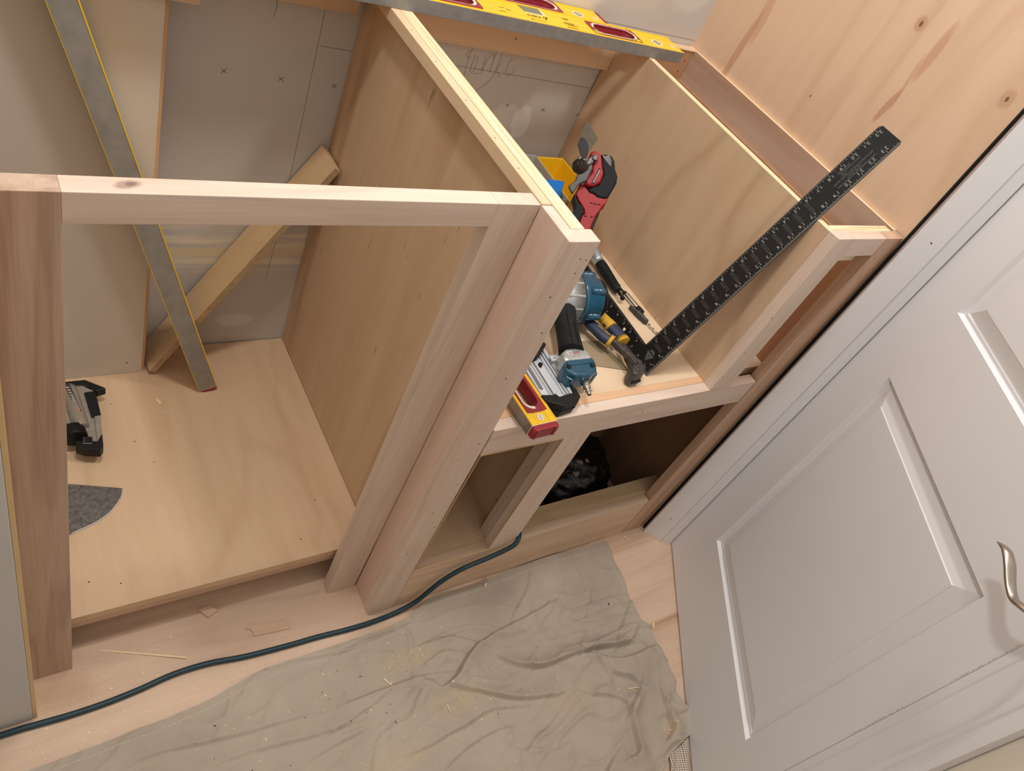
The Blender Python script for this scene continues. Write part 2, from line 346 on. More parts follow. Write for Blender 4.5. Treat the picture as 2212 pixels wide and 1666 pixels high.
XM = [(-0.1703, 0.6796, 0.606), (-0.0849, 0.6788, 0.606), (0.0014, 0.6786, 0.606), (0.3401, 0.6857, 0.594), (0.4239, 0.6859, 0.594), (0.5109, 0.6848, 0.594)]

# ================================================================ SETTING
def wy(x): return 0.606-0.0127*(x-0.0)/0.71        # the back wall is slightly out of square
# floor: one sheet of maple-faced plywood underlay
def floor_extra(t, c):
    e = t.ellipse((-.47*S, .03*S, 0), ((1,0,0), (0,1,0)), (.05, .03), .6, .3)
    return t.mix(t.math('MULTIPLY', e, .35), c, srgb(176, 134, 96))
b = new(); box(b, -1.36, 1.35, -1.44, .66, -.02, 0)
finish('floor', b, wood('x', srgb(222, 194, 168), srgb(192, 158, 130), fig=.25, rings=30, across=7, streak=srgb(170, 124, 94), stk=.7, rnd=False, extra=floor_extra), None, kind='structure', base=(0, 0, 0))
# back wall: drywall with filled seam and a skimmed patch
t = NT('drywall', .8); c = t.coord(False)
n1 = t.noise(c, 3.0, 3); n2 = t.noise(c, 90, 3)
col = t.mix(t.rng(n1, .3, .7), srgb(203, 196, 189), srgb(194, 187, 180))
seam = t.ellipse((0, 0, .345*S), ((0,0,1),), (.052*S,), .5, .12)
sn = t.noise(t.mapping((3, 3, 60), src=c), 1.0, 3.0)
col = t.mix(t.math('MULTIPLY', seam, t.rng(sn, .42, .6)), col, srgb(226, 214, 190))
col = t.mix(t.math('MULTIPLY', t.ellipse((0, 0, .335*S), ((0,0,1),), (.010*S,), .6, .1), .7), col, srgb(226, 204, 158))
for cc, rr, k in (((.385, 0, .655), (.020, .034), .6), ((.345, 0, .66), (.03, .03), .35), ((-.09, 0, .16), (.035, .016), .35), ((.64, 0, 1.02), (.06, .11), .3), ((.36, 0, .93), (.12, .05), .35)):
    e = t.ellipse(Vector(cc)*S, ((1,0,0), (0,0,1)), (rr[0]*S, rr[1]*S), .2, .3)
    col = t.mix(t.math('MULTIPLY', e, k), col, srgb(232, 230, 226))
DRY = t.out(col, n2, .05, .001)
b = new(); hexa(b, [(-1.34, wy(-1.34), 0), (.78, wy(.78), 0), (.78, .66, 0), (-1.34, .66, 0)], [(-1.34, wy(-1.34), 1.95), (.78, wy(.78), 1.95), (.78, .66, 1.95), (-1.34, .66, 1.95)])
wall = finish('wall_back', b, DRY, None, kind='structure', base=(0, 0, 0))
b = new()
for st in SCRIB: ribbon(b, [(x, wy(x)-.0004, z) for x, z in st], .0003, (0, 1, 0))
wall.part('pencil_marks', b, GRAPH, kind='stuff')
for x, z, _ in XM:
    b = new(); s = .0045
    ribbon(b, [(x-s, wy(x)-.0004, z+s*.7), (x+s, wy(x)-.0004, z-s*.7)], .0004, (0, 1, 0)); ribbon(b, [(x-s, wy(x)-.0005, z-s*.8), (x+s*.8, wy(x)-.0005, z+s)], .0004, (0, 1, 0))
    wall.part('pencil_cross', b, plain('pencil_dark', srgb(92, 84, 76), .8) if x == XM[0][0] else bpy.data.materials['pencil_dark'])

# right wall: birch plywood sheet with knots and mineral streaks
def knots(t, c):
    def yz(y, z): return Vector((.711, y, z))*S
    for (y, z, ay, az, L, W, k, colr) in (
        (.487, .905, -.03, 1, .075, .0075, .55, srgb(186, 128, 100)), (.478, .98, .1, 1, .05, .010, .4, srgb(186, 128, 100)),
        (.171, .99, -.12, 1, .030, .0055, .6, srgb(180, 120, 94)), (.163, 1.085, .0, 1, .045, .0075, .5, srgb(184, 124, 98)), (.1685, 1.030, .12, 1, .045, .0030, .45, srgb(190, 134, 108)),
        (.211, 1.105, 0, 1, .012, .009, .7, srgb(190, 146, 114)), (.0276, 1.09, 0, 1, .014, .010, .4, srgb(170, 120, 90)), (.262, .80, 0, 1, .010, .006, .5, srgb(176, 122, 86)), (.32, 1.12, 0, 1, .008, .005, .5, srgb(180, 124, 90))):
        d1 = Vector((0, ay, az)).normalized(); d2 = Vector((0, az, -ay)).normalized()
        e = t.ellipse(yz(y, z), (d1, d2), (L*S, W*S), .45, .10)
        c = t.mix(t.math('MULTIPLY', e, k), c, colr)
    for y, z, r in ((.211, 1.105, .0026), (.0276, 1.09, .0022), (.30, .93, .0014), (.52, 1.0, .0012), (.40, 1.08, .0012)):
        c = t.mix(t.math('MULTIPLY', t.ellipse(yz(y, z), ((0,1,0), (0,0,1)), (r*S, r*1.8*S), .4, .2), .8), c, srgb(92, 60, 40))
    return c
b = new(); box(b, .711, .73, -.008, wy(.711), 0, 1.95)
finish('wall_right', b, wood('z', srgb(226, 196, 168), srgb(206, 170, 138), fig=.34, rings=42, across=4.2, fib=.10, rnd=False, extra=knots, tag='rw'), None, kind='structure', base=(0, 0, 0))

# stub of finished wall at the left with its wooden edge
b = new(); box(b, -1.25, -.5114, .0068, .0225, .0015, 1.95)
wl = finish('wall_left', b, plain('painted_drywall', srgb(206, 205, 203), .6, var=.03, vs=4), None, kind='structure', base=(-.8, .01, 0), bevel=.001)
b = new(); box(b, -.5112, -.5062, .0075, .062, 0, 1.95); wl.part('edge_strip', b, wood('z', srgb(226, 196, 148), srgb(200, 162, 112)), bevel=.0005)

# unseen room walls, added to block world light coming in from low angles
PW = plain('added_wall_paint', srgb(206, 202, 196), .8)
b = new(); box(b, -1.36, -1.34, -1.42, .66, 0, 1.98); finish('wall_added_side', b, PW, None, kind='structure')
b = new(); box(b, -1.36, .60, -1.44, -1.42, 0, 1.98); finish('wall_added_rear', b, PW, None, kind='structure')

# ---------------------------------------------------------------- door in the diagonal wall
DA = Vector((.7536, -.0602, 0)); DD = Vector((-.57073, -.82114, 0)); DN = Vector((-.82114, .57073, 0))
DM = Matrix((DD, Vector((0, 0, 1)), DN)).transposed().to_4x4(); DM.translation = DA     # local: s along, z up, n out
def dq(b, pts): b.faces.new([b.verts.new(DM @ Vector(p)) for p in pts])
door = Thing('door_1', DA, kind='structure')
TOP = 1.672; PAN = [(.1035, .513, .175, .690), (.1035, .513, .837, 1.52)]
b = new()
for s0, s1, z0, z1 in ((0, .1035, .006, TOP), (.513, .588, .006, TOP), (.1035, .513, .006, .175), (.1035, .513, .690, .837), (.1035, .513, 1.52, TOP)):
    dq(b, [(s0, z0, 0), (s1, z0, 0), (s1, z1, 0), (s0, z1, 0)])
for pts in ([(0, .006, -.028), (0, .006, 0), (0, TOP, 0), (0, TOP, -.028)], [(.588, .006, 0), (.588, .006, -.028), (.588, TOP, -.028), (.588, TOP, 0)], [(0, .006, -.028), (.588, .006, -.028), (.588, .006, 0), (0, .006, 0)], [(0, TOP, 0), (.588, TOP, 0), (.588, TOP, -.028), (0, TOP, -.028)], [(.588, .006, -.028), (0, .006, -.028), (0, TOP, -.028), (.588, TOP, -.028)]):
    dq(b, pts)
bmesh.ops.remove_doubles(b, verts=b.verts, dist=1e-5)
door.part('slab', b, WHITE)
for s0, s1, z0, z1 in PAN:
    b = new(); rows = []
    for i, dep in ((0, 0), (.0035, -.0075), (.0065, -.0082), (.0085, -.0068), (.0108, -.0082), (.0125, -.0082), (.0355, -.0022), (.0372, -.0008), (.0378, -.0008)):
        rows.append([b.verts.new(DM @ Vector(p)) for p in ((s0+i, z0+i, dep), (s1-i, z0+i, dep), (s1-i, z1-i, dep), (s0+i, z1-i, dep))])
    for A_, B_ in zip(rows, rows[1:]):
        for k in range(4): b.faces.new([A_[k], A_[(k+1)%4], B_[(k+1)%4], B_[k]])
    b.faces.new(rows[-1]); door.part('door_panel', b, WHITE)
# lever handle
b = new(); pts = [DM @ Vector((s, z, .046)) for i, (s, z) in enumerate(lever)]
pts += [DM @ Vector(p) for p in ((.590, .764, .040), (.600, .762, .025), (.602, .760, .002))]
tube(b, pts, 0, seg=14, sub=5, radii=[.0006, .0052, .0078, .0086, .0082, .0076, .0076, .0078, .0075, .007, .007], up=DM.to_3x3() @ Vector((0, 0, 1)), flat=1.0, flat2=.5)
lv = door.part('handle', b, NICKEL, smooth=True, label='curved satin nickel lever')
b = new(); lathe(b, DM @ Vector((.602, .760, .0)), DM @ Vector((.602, .760, .008)), [(0, .026), (.6, .026), (1, .02)], 28); lv.part('rosette', b, NICKEL, smooth=True)
b = new()                                                # rubbed paint showing wood at the latch edge
RW = random.Random(7)
for s0, s1, w_ in ((.505, .62, .0009), (.70, .86, .0008), (.88, .93, .001), (.97, 1.0, .0008)):
    z = s0-.10; zz = s1-.10
    while z < zz:
        L = RW.uniform(.003, .012); k = RW.uniform(.2, .8); dq(b, [(.5868, z, .0003), (.5868+RW.random()*.0006, z+L*k, .0003), (.5868, z+L, .0003), (.5866-RW.random()*w_, z+L*k, .0003)]); z += L*RW.uniform(.6, 1.9)
door.part('worn_edge', b, plain('bare_wood_wear', srgb(206, 182, 150), .7), kind='stuff')
# jamb on the latch side, its casing and the wall behind
jb = Thing('trim_1', DM @ Vector((.61, 0, 0)), kind='structure')
def vprism(b, pts, z0=0, z1=1.9): prism(b, [tuple((DM @ Vector((s, 0, n)))[:2]) for s, n in pts], z0, z1)
b = new(); vprism(b, [(.5886, -.03), (.5886, .0003), (.6005, .0015), (.6030, -.0005), (.6055, .0015), (.637, .002), (.637, -.03)]); jb.part('jamb_board', b, WHITE, bevel=.0006)
b = new(); vprism(b, [(.637, -.03), (.637, .004), (.644, .009), (.650, .009), (.6525, .0065), (.656, .0075), (.668, .014), (.676, .014), (.6765, -.03)]); jb.part('casing', b, WHITE, bevel=.0006)
b = new(); vprism(b, [(.6768, -.06), (.6768, .0), (1.35, .0), (1.35, -.06)], 0, 1.95); finish('wall_front', b, plain('cream_wall', srgb(226, 218, 202), .7), None, kind='structure')
# jamb between the cabinet and the door (folded board)
jc = Thing('trim_2', (.722, -.045, 0), kind='structure')
b = new(); prism(b, [(.6985, -.0135), (.7266, -.0486), (.7296, -.0466), (.7456, -.0628), (.7536, -.0602), (.80, -.03), (.735, -.002)], 0, 1.9); jc.part('jamb_board', b, WHITE, bevel=.0008)
b = new(); prism(b, [(.6973, -.0118), (.6985, -.0135), (.735, -.002), (.728, .004)], 0.003, 1.9); jc.part('drywall_edge', b, plain('torn_drywall_edge', srgb(190, 166, 160), .9, var=.2, vs=200))
b = new(); prism(b, [(.7050, -.0030), (.7105, -.0095), (.716, -.006), (.711, .001)], 0.0, 1.9); jc.part('gap_shade', b, DARK)  # near-black strip standing in for the shade inside the open gap
for x, y, z in ((.7155, -.0347, .08), (.7155, -.0347, .88)):
    b = new(); n = Vector((-.783, -.622, 0)); cyl(b, Vector((x, y, z))-n*.001, Vector((x, y, z))+n*.0004, .0014, seg=10); jc.part('nail_hole', b, NAILH)

# ================================================================ WIDE CABINET BAY (left)
wc = Thing('base_cabinet', (-.24, .3, 0), 'unfinished wide open maple cabinet bay at the left with a single top rail', 'cabinet')
bx(wc, 'stile', maple_dark('z'), -.5052, -.4545, .063, .0843, 0, .86, label='darker brown stile at the far left')
b = new(); hexa(b, [(-.054, .063, 0), (0, .063, 0), (0, .0843, 0), (-.054, .0843, 0)], [(-.0555, .063, .86), (.0012, .063, .86), (.0012, .0843, .86), (-.0555, .0843, .86)])
wc.part('stile', b, maple('z'), bevel=.0008)
def rail_knot(t, c):
    p = (Vector((-.4075, .0745, .86))-Vector((-.24, .3, 0)))*S
    c = t.mix(t.math('MULTIPLY', t.ellipse(p, ((.95, .3, 0), (-.3, .95, 0)), (.0105*S, .0050*S), .5, .2), .75), c, srgb(150, 122, 108))
    return t.mix(t.math('MULTIPLY', t.ellipse(p+Vector((.003, .001, 0)), ((.95, .3, 0), (-.3, .95, 0)), (.0045*S, .0025*S), .4, .2), .6), c, srgb(96, 74, 66))
bx(wc, 'top_rail', wood('x', MB, MD, fig=.26, rings=40, across=9, fib=.30, rnd=False, extra=rail_knot, tag='rail'), -.4545, -.0555, .063, .0843, .8296, .86)
b = new(); box(b, -1.1, .0165, .0935, .6045, .084, .1); wc.part('bottom_panel', b, birch('y'), bevel=.0006)
b = new(); box(b, -1.1, .0165, .0937, .0937+.0005, .0842, .0998); wc.part('panel_edge', b, edge('x', 'z'))
bx(wc, 'toe_riser', birch('x'), -1.1, .0165, .150, .168, 0, .0838)
bx(wc, 'front_edging', wood('x', srgb(206, 172, 146), srgb(180, 144, 118), tag='fe'), -1.1, .0165, .0940, .112, .0690, .0838)
b = new(); box(b, .0170, .0365, .0845, .604, 0, .8595); wc.part('side_panel', b, partition_ply('z'), bevel=.0004)
b = new(); box(b, .0172, .0365, .0218, .601, .8592, .8604); wc.part('ply_edge', b, edge('y', 'x'))
bx(wc, 'nailer_strip', wood('y', srgb(232, 204, 170), srgb(206, 170, 132), fig=.4, rings=30, across=10, stk=.3, streak=srgb(190, 150, 112)), .0028, .0168, .0640, .602, .843, .8604)
nail_holes(wc, [(.009, y, .8604) for y in (.13, .19, .27, .36, .44)], (0, 0, 1))
nail_holes(wc, [(-.05, .2, .1), (-.42, .145, .1), (-.38, .13, .1), (-.1, .13, .1), (-.33, .48, .1), (-.31, .39, .1), (-.29, .34, .1)], (0, 0, 1))

# ================================================================ NARROW CABINET (right, stands proud)
nc = Thing('base_cabinet', (.36, .3, 0), 'unfinished maple cabinet standing proud on the right, with open shelf and two lower openings', 'cabinet')
b = new(); hexa(b, [(0, 0, 0), (.0505, 0, 0), (.0505, .0215, 0), (0, .0215, 0)], [(.0005, 0, .8605), (.0457, 0, .8605), (.0457, .0215, .8605), (.0005, .0215, .8605)])
nc.part('stile', b, maple('z'), bevel=.0009)
bx(nc, 'return_filler', wood('z', srgb(230, 202, 184), srgb(206, 172, 152), fig=.12, rings=30, across=10, fib=.2), .0012, .0168, .0217, .0628, 0, .8600)
b = new(); box(b, .0172, .0365, .0218, .0840, 0, .8590); nc.part('filler', b, partition_ply('z'))
bx(nc, 'shelf_rail', wood('x', MB, MD, fig=.36, rings=46, across=6, fib=.2, tag='sr'), .0506, .6405, 0, .0190, .4685, .5255)
bx(nc, 'lipping', wood('x', srgb(232, 192, 154), srgb(204, 156, 118), fig=.2, rings=30, across=9), .0367, .5105, .0192, .0335, .505, .5257, bevel=.0003)
b = new(); box(b, .0367, .7040, .0337, .598, .507, .5255); nc.part('shelf', b, wood('x', srgb(232, 208, 178), srgb(210, 178, 142), fig=.34, rings=34, across=3.6, fib=.1, tag='shelf'), bevel=.0003)
b = new(); hexa(b, [(.2095, 0, .133), (.2690, 0, .133), (.2690, .019, .133), (.2095, .019, .133)], [(.2085, 0, .4685), (.2648, 0, .4685), (.2648, .019, .4685), (.2085, .019, .4685)])
nc.part('mid_stile', b, maple('z'), bevel=.0008)
bx(nc, 'mid_stile_lining', wood('z', srgb(212, 190, 172), srgb(186, 160, 140)), .2110, .2360, .0192, .043, .133, .4680)
bx(nc, 'bottom_rail', wood('x', srgb(228, 200, 172), srgb(198, 162, 130), fig=.3, rings=26, across=11, streak=srgb(196, 160, 128), stk=.5, tag='br'), .0510, .6345, 0, .0190, 0, .1345)
for a in ((.0508, .2088, .0004, .0022, .1346, .1362), (.2072, .2088, -.0006, .0012, .1362, .4680), (.0512, .0526, -.0006, .0012, .1362, .4680), (.0525, .2072, -.0006, .0012, .4668, .4682)):
    bx(nc, 'bead', wood('z', srgb(214, 178, 128), srgb(180, 136, 88)), *a, bevel=.0002)
bx(nc, 'stretcher', wood('x', srgb(222, 194, 156), srgb(188, 152, 110), fig=.35, rings=26, across=7, streak=srgb(176, 132, 84), stk=.5, tag='st'), .2500, .6990, .0192, .0560, .116, .1335, bevel=.0004)
bx(nc, 'drawer_bottom', birch('y'), .0367, .2360, .0192, .5970, .116, .1335)
b = new(); box(b, .2362, .2490, .0192, .597, 0, .5068); nc.part('divider', b, partition_ply('z'))
b = new(); hexa(b, [(.5105, .019, .5255), (.5230, .019, .5255), (.5230, .5985, .5255), (.5105, .5985, .5255)], [(.5140, .019, .8598), (.5270, .019, .8598), (.5270, .5920, .8598), (.5140, .5920, .8598)])
nc.part('side_panel', b, wood('z', srgb(214, 186, 156), srgb(182, 150, 118), fig=.36, rings=40, across=3.4, fib=.1, tag='sp', flecks=.4))
b = new(); box(b, .5140, .5270, .0192, .592, .8598, .8606); nc.part('ply_edge', b, edge('y', 'x'))
b = new(); hexa(b, [(.5100, 0, .5256), (.5625, 0, .5256), (.5625, .019, .5256), (.5100, .019, .5256)], [(.5185, 0, .8606), (.5655, 0, .8606), (.5655, .0195, .8606), (.5155, .0195, .8606)])
nc.part('stile', b, maple('z'), bevel=.0007)
b = new(); hexa(b, [(.5655, 0, .8265), (.6530, 0, .8265), (.6530, .019, .8265), (.5655, .019, .8265)], [(.5656, 0, .8606), (.6538, 0, .8606), (.6538, .0195, .8606), (.5656, .0195, .8606)])
nc.part('top_rail', b, maple('x'), bevel=.0007)
b = new(); hexa(b, [(.6345, 0, 0), (.6925, 0, 0), (.6925, .019, 0), (.6345, .019, 0)], [(.6540, 0, .8606), (.7060, 0, .8606), (.7060, .0195, .8606), (.6540, .0195, .8606)])
nc.part('stile', b, wood('z', srgb(210, 176, 148), srgb(178, 138, 110), fig=.3, rings=30, across=10, streak=srgb(160, 122, 92), stk=.4, tag='rs'), bevel=.0007, label='brownish end stile next to the door jamb')
bx(nc, 'spacer', edge('x', 'y'), .5272, .6950, .0200, .0335, .80, .8595, bevel=0)
b = new(); box(b, .7038, .7105, .0200, .585, .5260, .8600); nc.part('end_panel', b, cedar('y'), bevel=.0004)
b = new(); box(b, .7036, .7105, .0205, .592, .8600, .8610); nc.part('panel_lip', b, wood('y', srgb(246, 216, 180), srgb(228, 190, 150)))
bx(nc, 'end_panel', wood('z', srgb(150, 116, 90), srgb(110, 80, 60), fig=.25, rings=20, across=4, tag='ep'), .6985, .7095, .0200, .2250, 0, .5060)
bx(nc, 'stile_lining', orange('z'), .6990, .7036, .0200, .585, .5258, .80)
nail_holes(nc, [(.030, 0, .836), (.0395, 0, .834), (.034, 0, .815), (.0165, 0, .78), (.035, 0, .72), (.018, 0, .64), (.035, 0, .50), (.012, 0, .47), (.038, 0, .40), (.02, 0, .33), (.041, 0, .28), (.015, 0, .21), (.03, 0, .12), (.225, 0, .44), (.245, 0, .30), (.228, 0, .19), (.515, 0, .70), (.52, 0, .62), (.515, 0, .56), (.30, 0, .515), (.36, 0, .50), (.67, 0, .82), (.675, 0, .78), (.12, 0, .505)], (0, -1, 0))
nail_holes(nc, [(.2110, .030, .42), (.2110, .030, .35), (.2110, .030, .26)], (-1, 0, 0))

# ================================================================ WALL CLEATS
def cleat(name_label, lo, hi, mat, holes=()):
    b = new(); box(b, lo[0], hi[0], lo[1], hi[1], lo[2], hi[2])
    o = finish('wall_cleat', b, mat, None, bevel=.0008, label=name_label, cat='cleat', group='wooden wall cleats')
    for h in holes: nail_holes(o, [h], (0, -1, 0), .0016)
    return o
cleat('short light wooden cleat across the top of the white panel, upper left', (-.95, .548, .797), (-.2305, .564, .86), pine('x'))
cleat('long wooden cleat on the back wall of the wide bay, ending at the partition', (-.223, .583, .806), (-.0005, .604, .858), pine('x'), [(-.012, .583, .83)])
cleat('light pine wall cleat under the two stacked levels, between the two partitions', (.0370, .578, .790), (.5125, .598, .858), pine('x'), [(.312, .578, .84), (.285, .578, .817)])
cleat('orange brown end block of the wall cleat in the corner by the plywood wall', (.5285, .574, .792), (.7032, .592, .857), orange('x'), [(.690, .574, .838), (.688, .574, .815)])
b = new(); box(b, .5285, .7100, .5725, .5925, .8575, .8600); finish('wall_cleat', b, wood('x', srgb(236, 204, 170), srgb(210, 170, 132)), None, bevel=.0004, label='thin pale strip capping the orange end block in the corner', cat='cleat', group='wooden wall cleats')

# ================================================================ LEFT BAY CONTENTS
def leanbox(b, x0, x1, yb, yt, zb, zt, th):
    hexa(b, [(x0, yb, zb), (x1, yb, zb), (x1, yb+th, zb), (x0, yb+th, zb)], [(x0, yt, zt), (x1, yt, zt), (x1, yt+th, zt), (x0, yt+th, zt)])
wp = Thing('backer_board', (-.5, .555, .1), 'tall white faced board with raw wood edge leaning on the back wall at the left', 'board')
b = new(); leanbox(b, -.98, -.268, .5485, .566, .1003, .99, .006); wp.part('white_face', b, plain('white_melamine', srgb(212, 201, 188), .42, var=.04, vs=3), bevel=.0004)
b = new(); leanbox(b, -.98, -.2620, .5548, .5723, .1003, .99, .008); wp.part('core', b, wood('z', srgb(220, 176, 128), srgb(190, 142, 96)), bevel=.0004)
nail_holes(wp, [(-.293, .5490, .128)], (0, -1, 0), .0018)

of = Thing('plywood_offcut', (-.25, .57, .1), 'narrow plywood offcut leaning diagonally against the partition, top end up right', 'offcut')
d = Vector((.267, 0, .472)).normalized(); nrm = Vector((-d.z, 0, d.x)); p0 = Vector((-.2505, 0, .1003)); L = (Vector((.0135, 0, .566))-p0).length
def slab(b, n0, n1, y0, y1, a0=0, a1=None):
    a1 = L if a1 is None else a1
    q = lambda a, n, y: tuple(p0+d*a+nrm*n+Vector((0, y, 0)))
    hexa(b, [q(a0+max(0, 0), n0, y0), q(a0, n1, y0), q(a0, n1, y1), q(a0, n0, y1)], [q(a1, n0, y0), q(a1, n1, y0), q(a1, n1, y1), q(a1, n0, y1)])
b = new(); slab(b, .0, .0125, .5372, .6025, .0072, L); of.part('board', b, wood('z', srgb(222, 190, 148), srgb(196, 158, 116), fig=.15, rings=24, across=6), bevel=.0004)
b = new()
for k in range(5):
    slab(b, .0004+k*.0025, .0004+k*.0025+.0013, .5366, .5374, .0078, L-.0006)
of.part('ply_layers', b, plain('ply_glue_layers', srgb(196, 166, 130), .8, var=.3, vs=90), kind='stuff')

# finish nailer lying behind the left stile
fn = Thing('brad_nailer', (-.38, .43, .1), 'small black and beige pin nailer lying behind the dark left stile', 'nailer')
BEI = plain('beige_cast_body', srgb(160, 149, 136), .5, .2, var=.18, vs=80)
def pz(t, name, pts, z0, z1, mat, bevel=.0012, taper=1.0, **k):
    b = new(); prism(b, pts, z0, z1, taper=taper); return t.part(name, b, mat, bevel=bevel, **k)
bd = pz(fn, 'body', [(-.405, .500), (-.372, .500), (-.3560, .4850), (-.3568, .43), (-.3605, .405), (-.3660, .374), (-.376, .371), (-.386, .40), (-.400, .412), (-.412, .43)], .112, .136, BEI, .003)
b = new(); lathe(b, (-.393, .500, .134), (-.388, .405, .136), [(0, .010), (.1, .0125), (.95, .0125), (1, .011)], 18); fn.part('cylinder', b, BEI, smooth=True)
pz(fn, 'magazine_cover', [(-.3725, .480), (-.3555, .4810), (-.3558, .426), (-.3705, .424)], .136, .1395, BLACK, .001)
pz(fn, 'nose', [(-.398, .512), (-.366, .512), (-.340, .490), (-.3375, .486), (-.353, .482), (-.365, .496), (-.398, .503)], .120, .136, BLACK, .002)
pz(fn, 'magazine', [(-.366, .428), (-.3562, .428), (-.3625, .372), (-.3705, .372)], .134, .139, BEI, .001)
b = new(); lathe(b, (-.4000, .412, .134), (-.3985, .386, .134), [(0, .012), (.1, .0165), (.8, .0180), (1, .0165)], 20); fn.part('rear_cap', b, BLACK, smooth=True)
pz(fn, 'handle_end', [(-.400, .3790), (-.370, .372), (-.3625, .3850), (-.3615, .3850), (-.3635, .362), (-.3690, .354), (-.3900, .3600), (-.4020, .3690)], .120, .140, BLACK, .002)
pz(fn, 'air_plate', [(-.390, .3845), (-.3760, .3820), (-.3785, .3670), (-.3925, .3700)], .140, .1415, STEEL, .0008)
b = new(); cyl(b, (-.383, .376, .1412), (-.3835, .3758, .1428), .0050, .0046, 20); fn.part('air_port', b, BLACK)
pz(fn, 'foot', [(-.396, .45), (-.365, .45), (-.368, .40), (-.396, .41)], .1005, .113, BLACK, .001)
b = new(); prism(b, [(-.4000, .497), (-.3915, .497), (-.3835, .434), (-.3900, .433)], .1464, .1470); lb = fn.part('label', b, plain('label_dark', srgb(60, 56, 54), .5))
b = new()
for k in range(9): prism(b, [(-.3985+k*.0011, .490-k*.006), (-.3935+k*.0011, .4895-k*.006), (-.3930+k*.0011, .4865-k*.006), (-.3980+k*.0011, .487-k*.006)], .1470, .1472)
lb.part('label_print', b, plain('label_print', srgb(168, 162, 154), .6), kind='stuff')
b = new(); prism(b, [(-.3895, .4415), (-.3862, .441), (-.3850, .4340), (-.3885, .4345)], .1471, .1474); lb.part('label_badge', b, plain('orange_badge', srgb(212, 110, 40), .5))

# half moon scraper blade
hm = [(-.60, .300), (-.4176, .3237), (-.3462, .2978), (-.3490, .2880), (-.3536, .2784), (-.3630, .2665), (-.3746, .2549), (-.3880, .2465), (-.4022, .2403), (-.4293, .2321), (-.47, .226), (-.52, .232), (-.57, .262)]
b = new(); prism(b, hm, .1003, .1022); sc = finish('scraper_blade', b, plain('spotted_raw_steel', srgb(132, 126, 122), .45, .5, var=.55, vs=140, bump=.15), None, bevel=.0004, label='dark half moon steel scraper blade lying on the bay floor behind the left stile', cat='blade')
b = new(); tube(b, [(p[0], p[1], .1020) for p in hm[2:10]], .0005, 6, 3); sc.part('ground_edge', b, BRIGHT)

def chip(poly, z0, z1, mat, label, cat='wood scrap', name='wood_scrap', group=None):
    b = new(); prism(b, poly, z0, z1); finish(name, b, mat, None, bevel=.0003, label=label, cat=cat, group=group)
SCR = wood('x', srgb(222, 190, 162), srgb(194, 156, 126), tag='scr'); SCL = wood('x', srgb(244, 222, 182), srgb(222, 194, 150), tag='scl')
chip([(-.2619, .1000), (-.2480, .1000), (-.2340, .0960), (-.2514, .0840)][::1] if False else [(-.268, .0985), (-.2500, .0990), (-.2380, .0880), (-.2560, .0800)], 0.0003, .006, SCR, 'small square brown block under the front edge of the bay floor panel')
chip([(-.206, .0425), (-.2015, .044), (-.1959, .0462), (-.1359, .0345), (-.1381, .0202), (-.197, .0258), (-.1955, .034), (-.199, .037), (-.1985, .0405)], .0003, .0030, SCR, 'thin flat veneer offcut with a broken left end on the floor beside the hose')
b = new(); hexa(b, [(-.4141, .0795, .0004), (-.4135, .0772, .0004), (-.4125, .0772, .0004), (-.4135, .0799, .0004)], [(-.3034, .0270, .0024), (-.3040, .0240, .0024), (-.3030, .0238, .0030), (-.3030, .0268, .0030)])
finish('splinter', b, SCL, None, label='long pale splinter lying on the floor in front of the wide bay', cat='splinter')
chip([(-.2590, .4760), (-.2545, .4775), (-.2500, .4680), (-.2530, .4630)], .1003, .1020, SCL, 'tiny pale chip on the bay floor below the leaning grey level')
b = new(); prism(b, [(-.2540, .4450), (-.2462, .4475), (-.2464, .4463), (-.2540, .4440)], .1002, .1010); finish('splinter', b, SCL, None, label='short pale splinter on the bay floor below the tiny chip', cat='splinter')

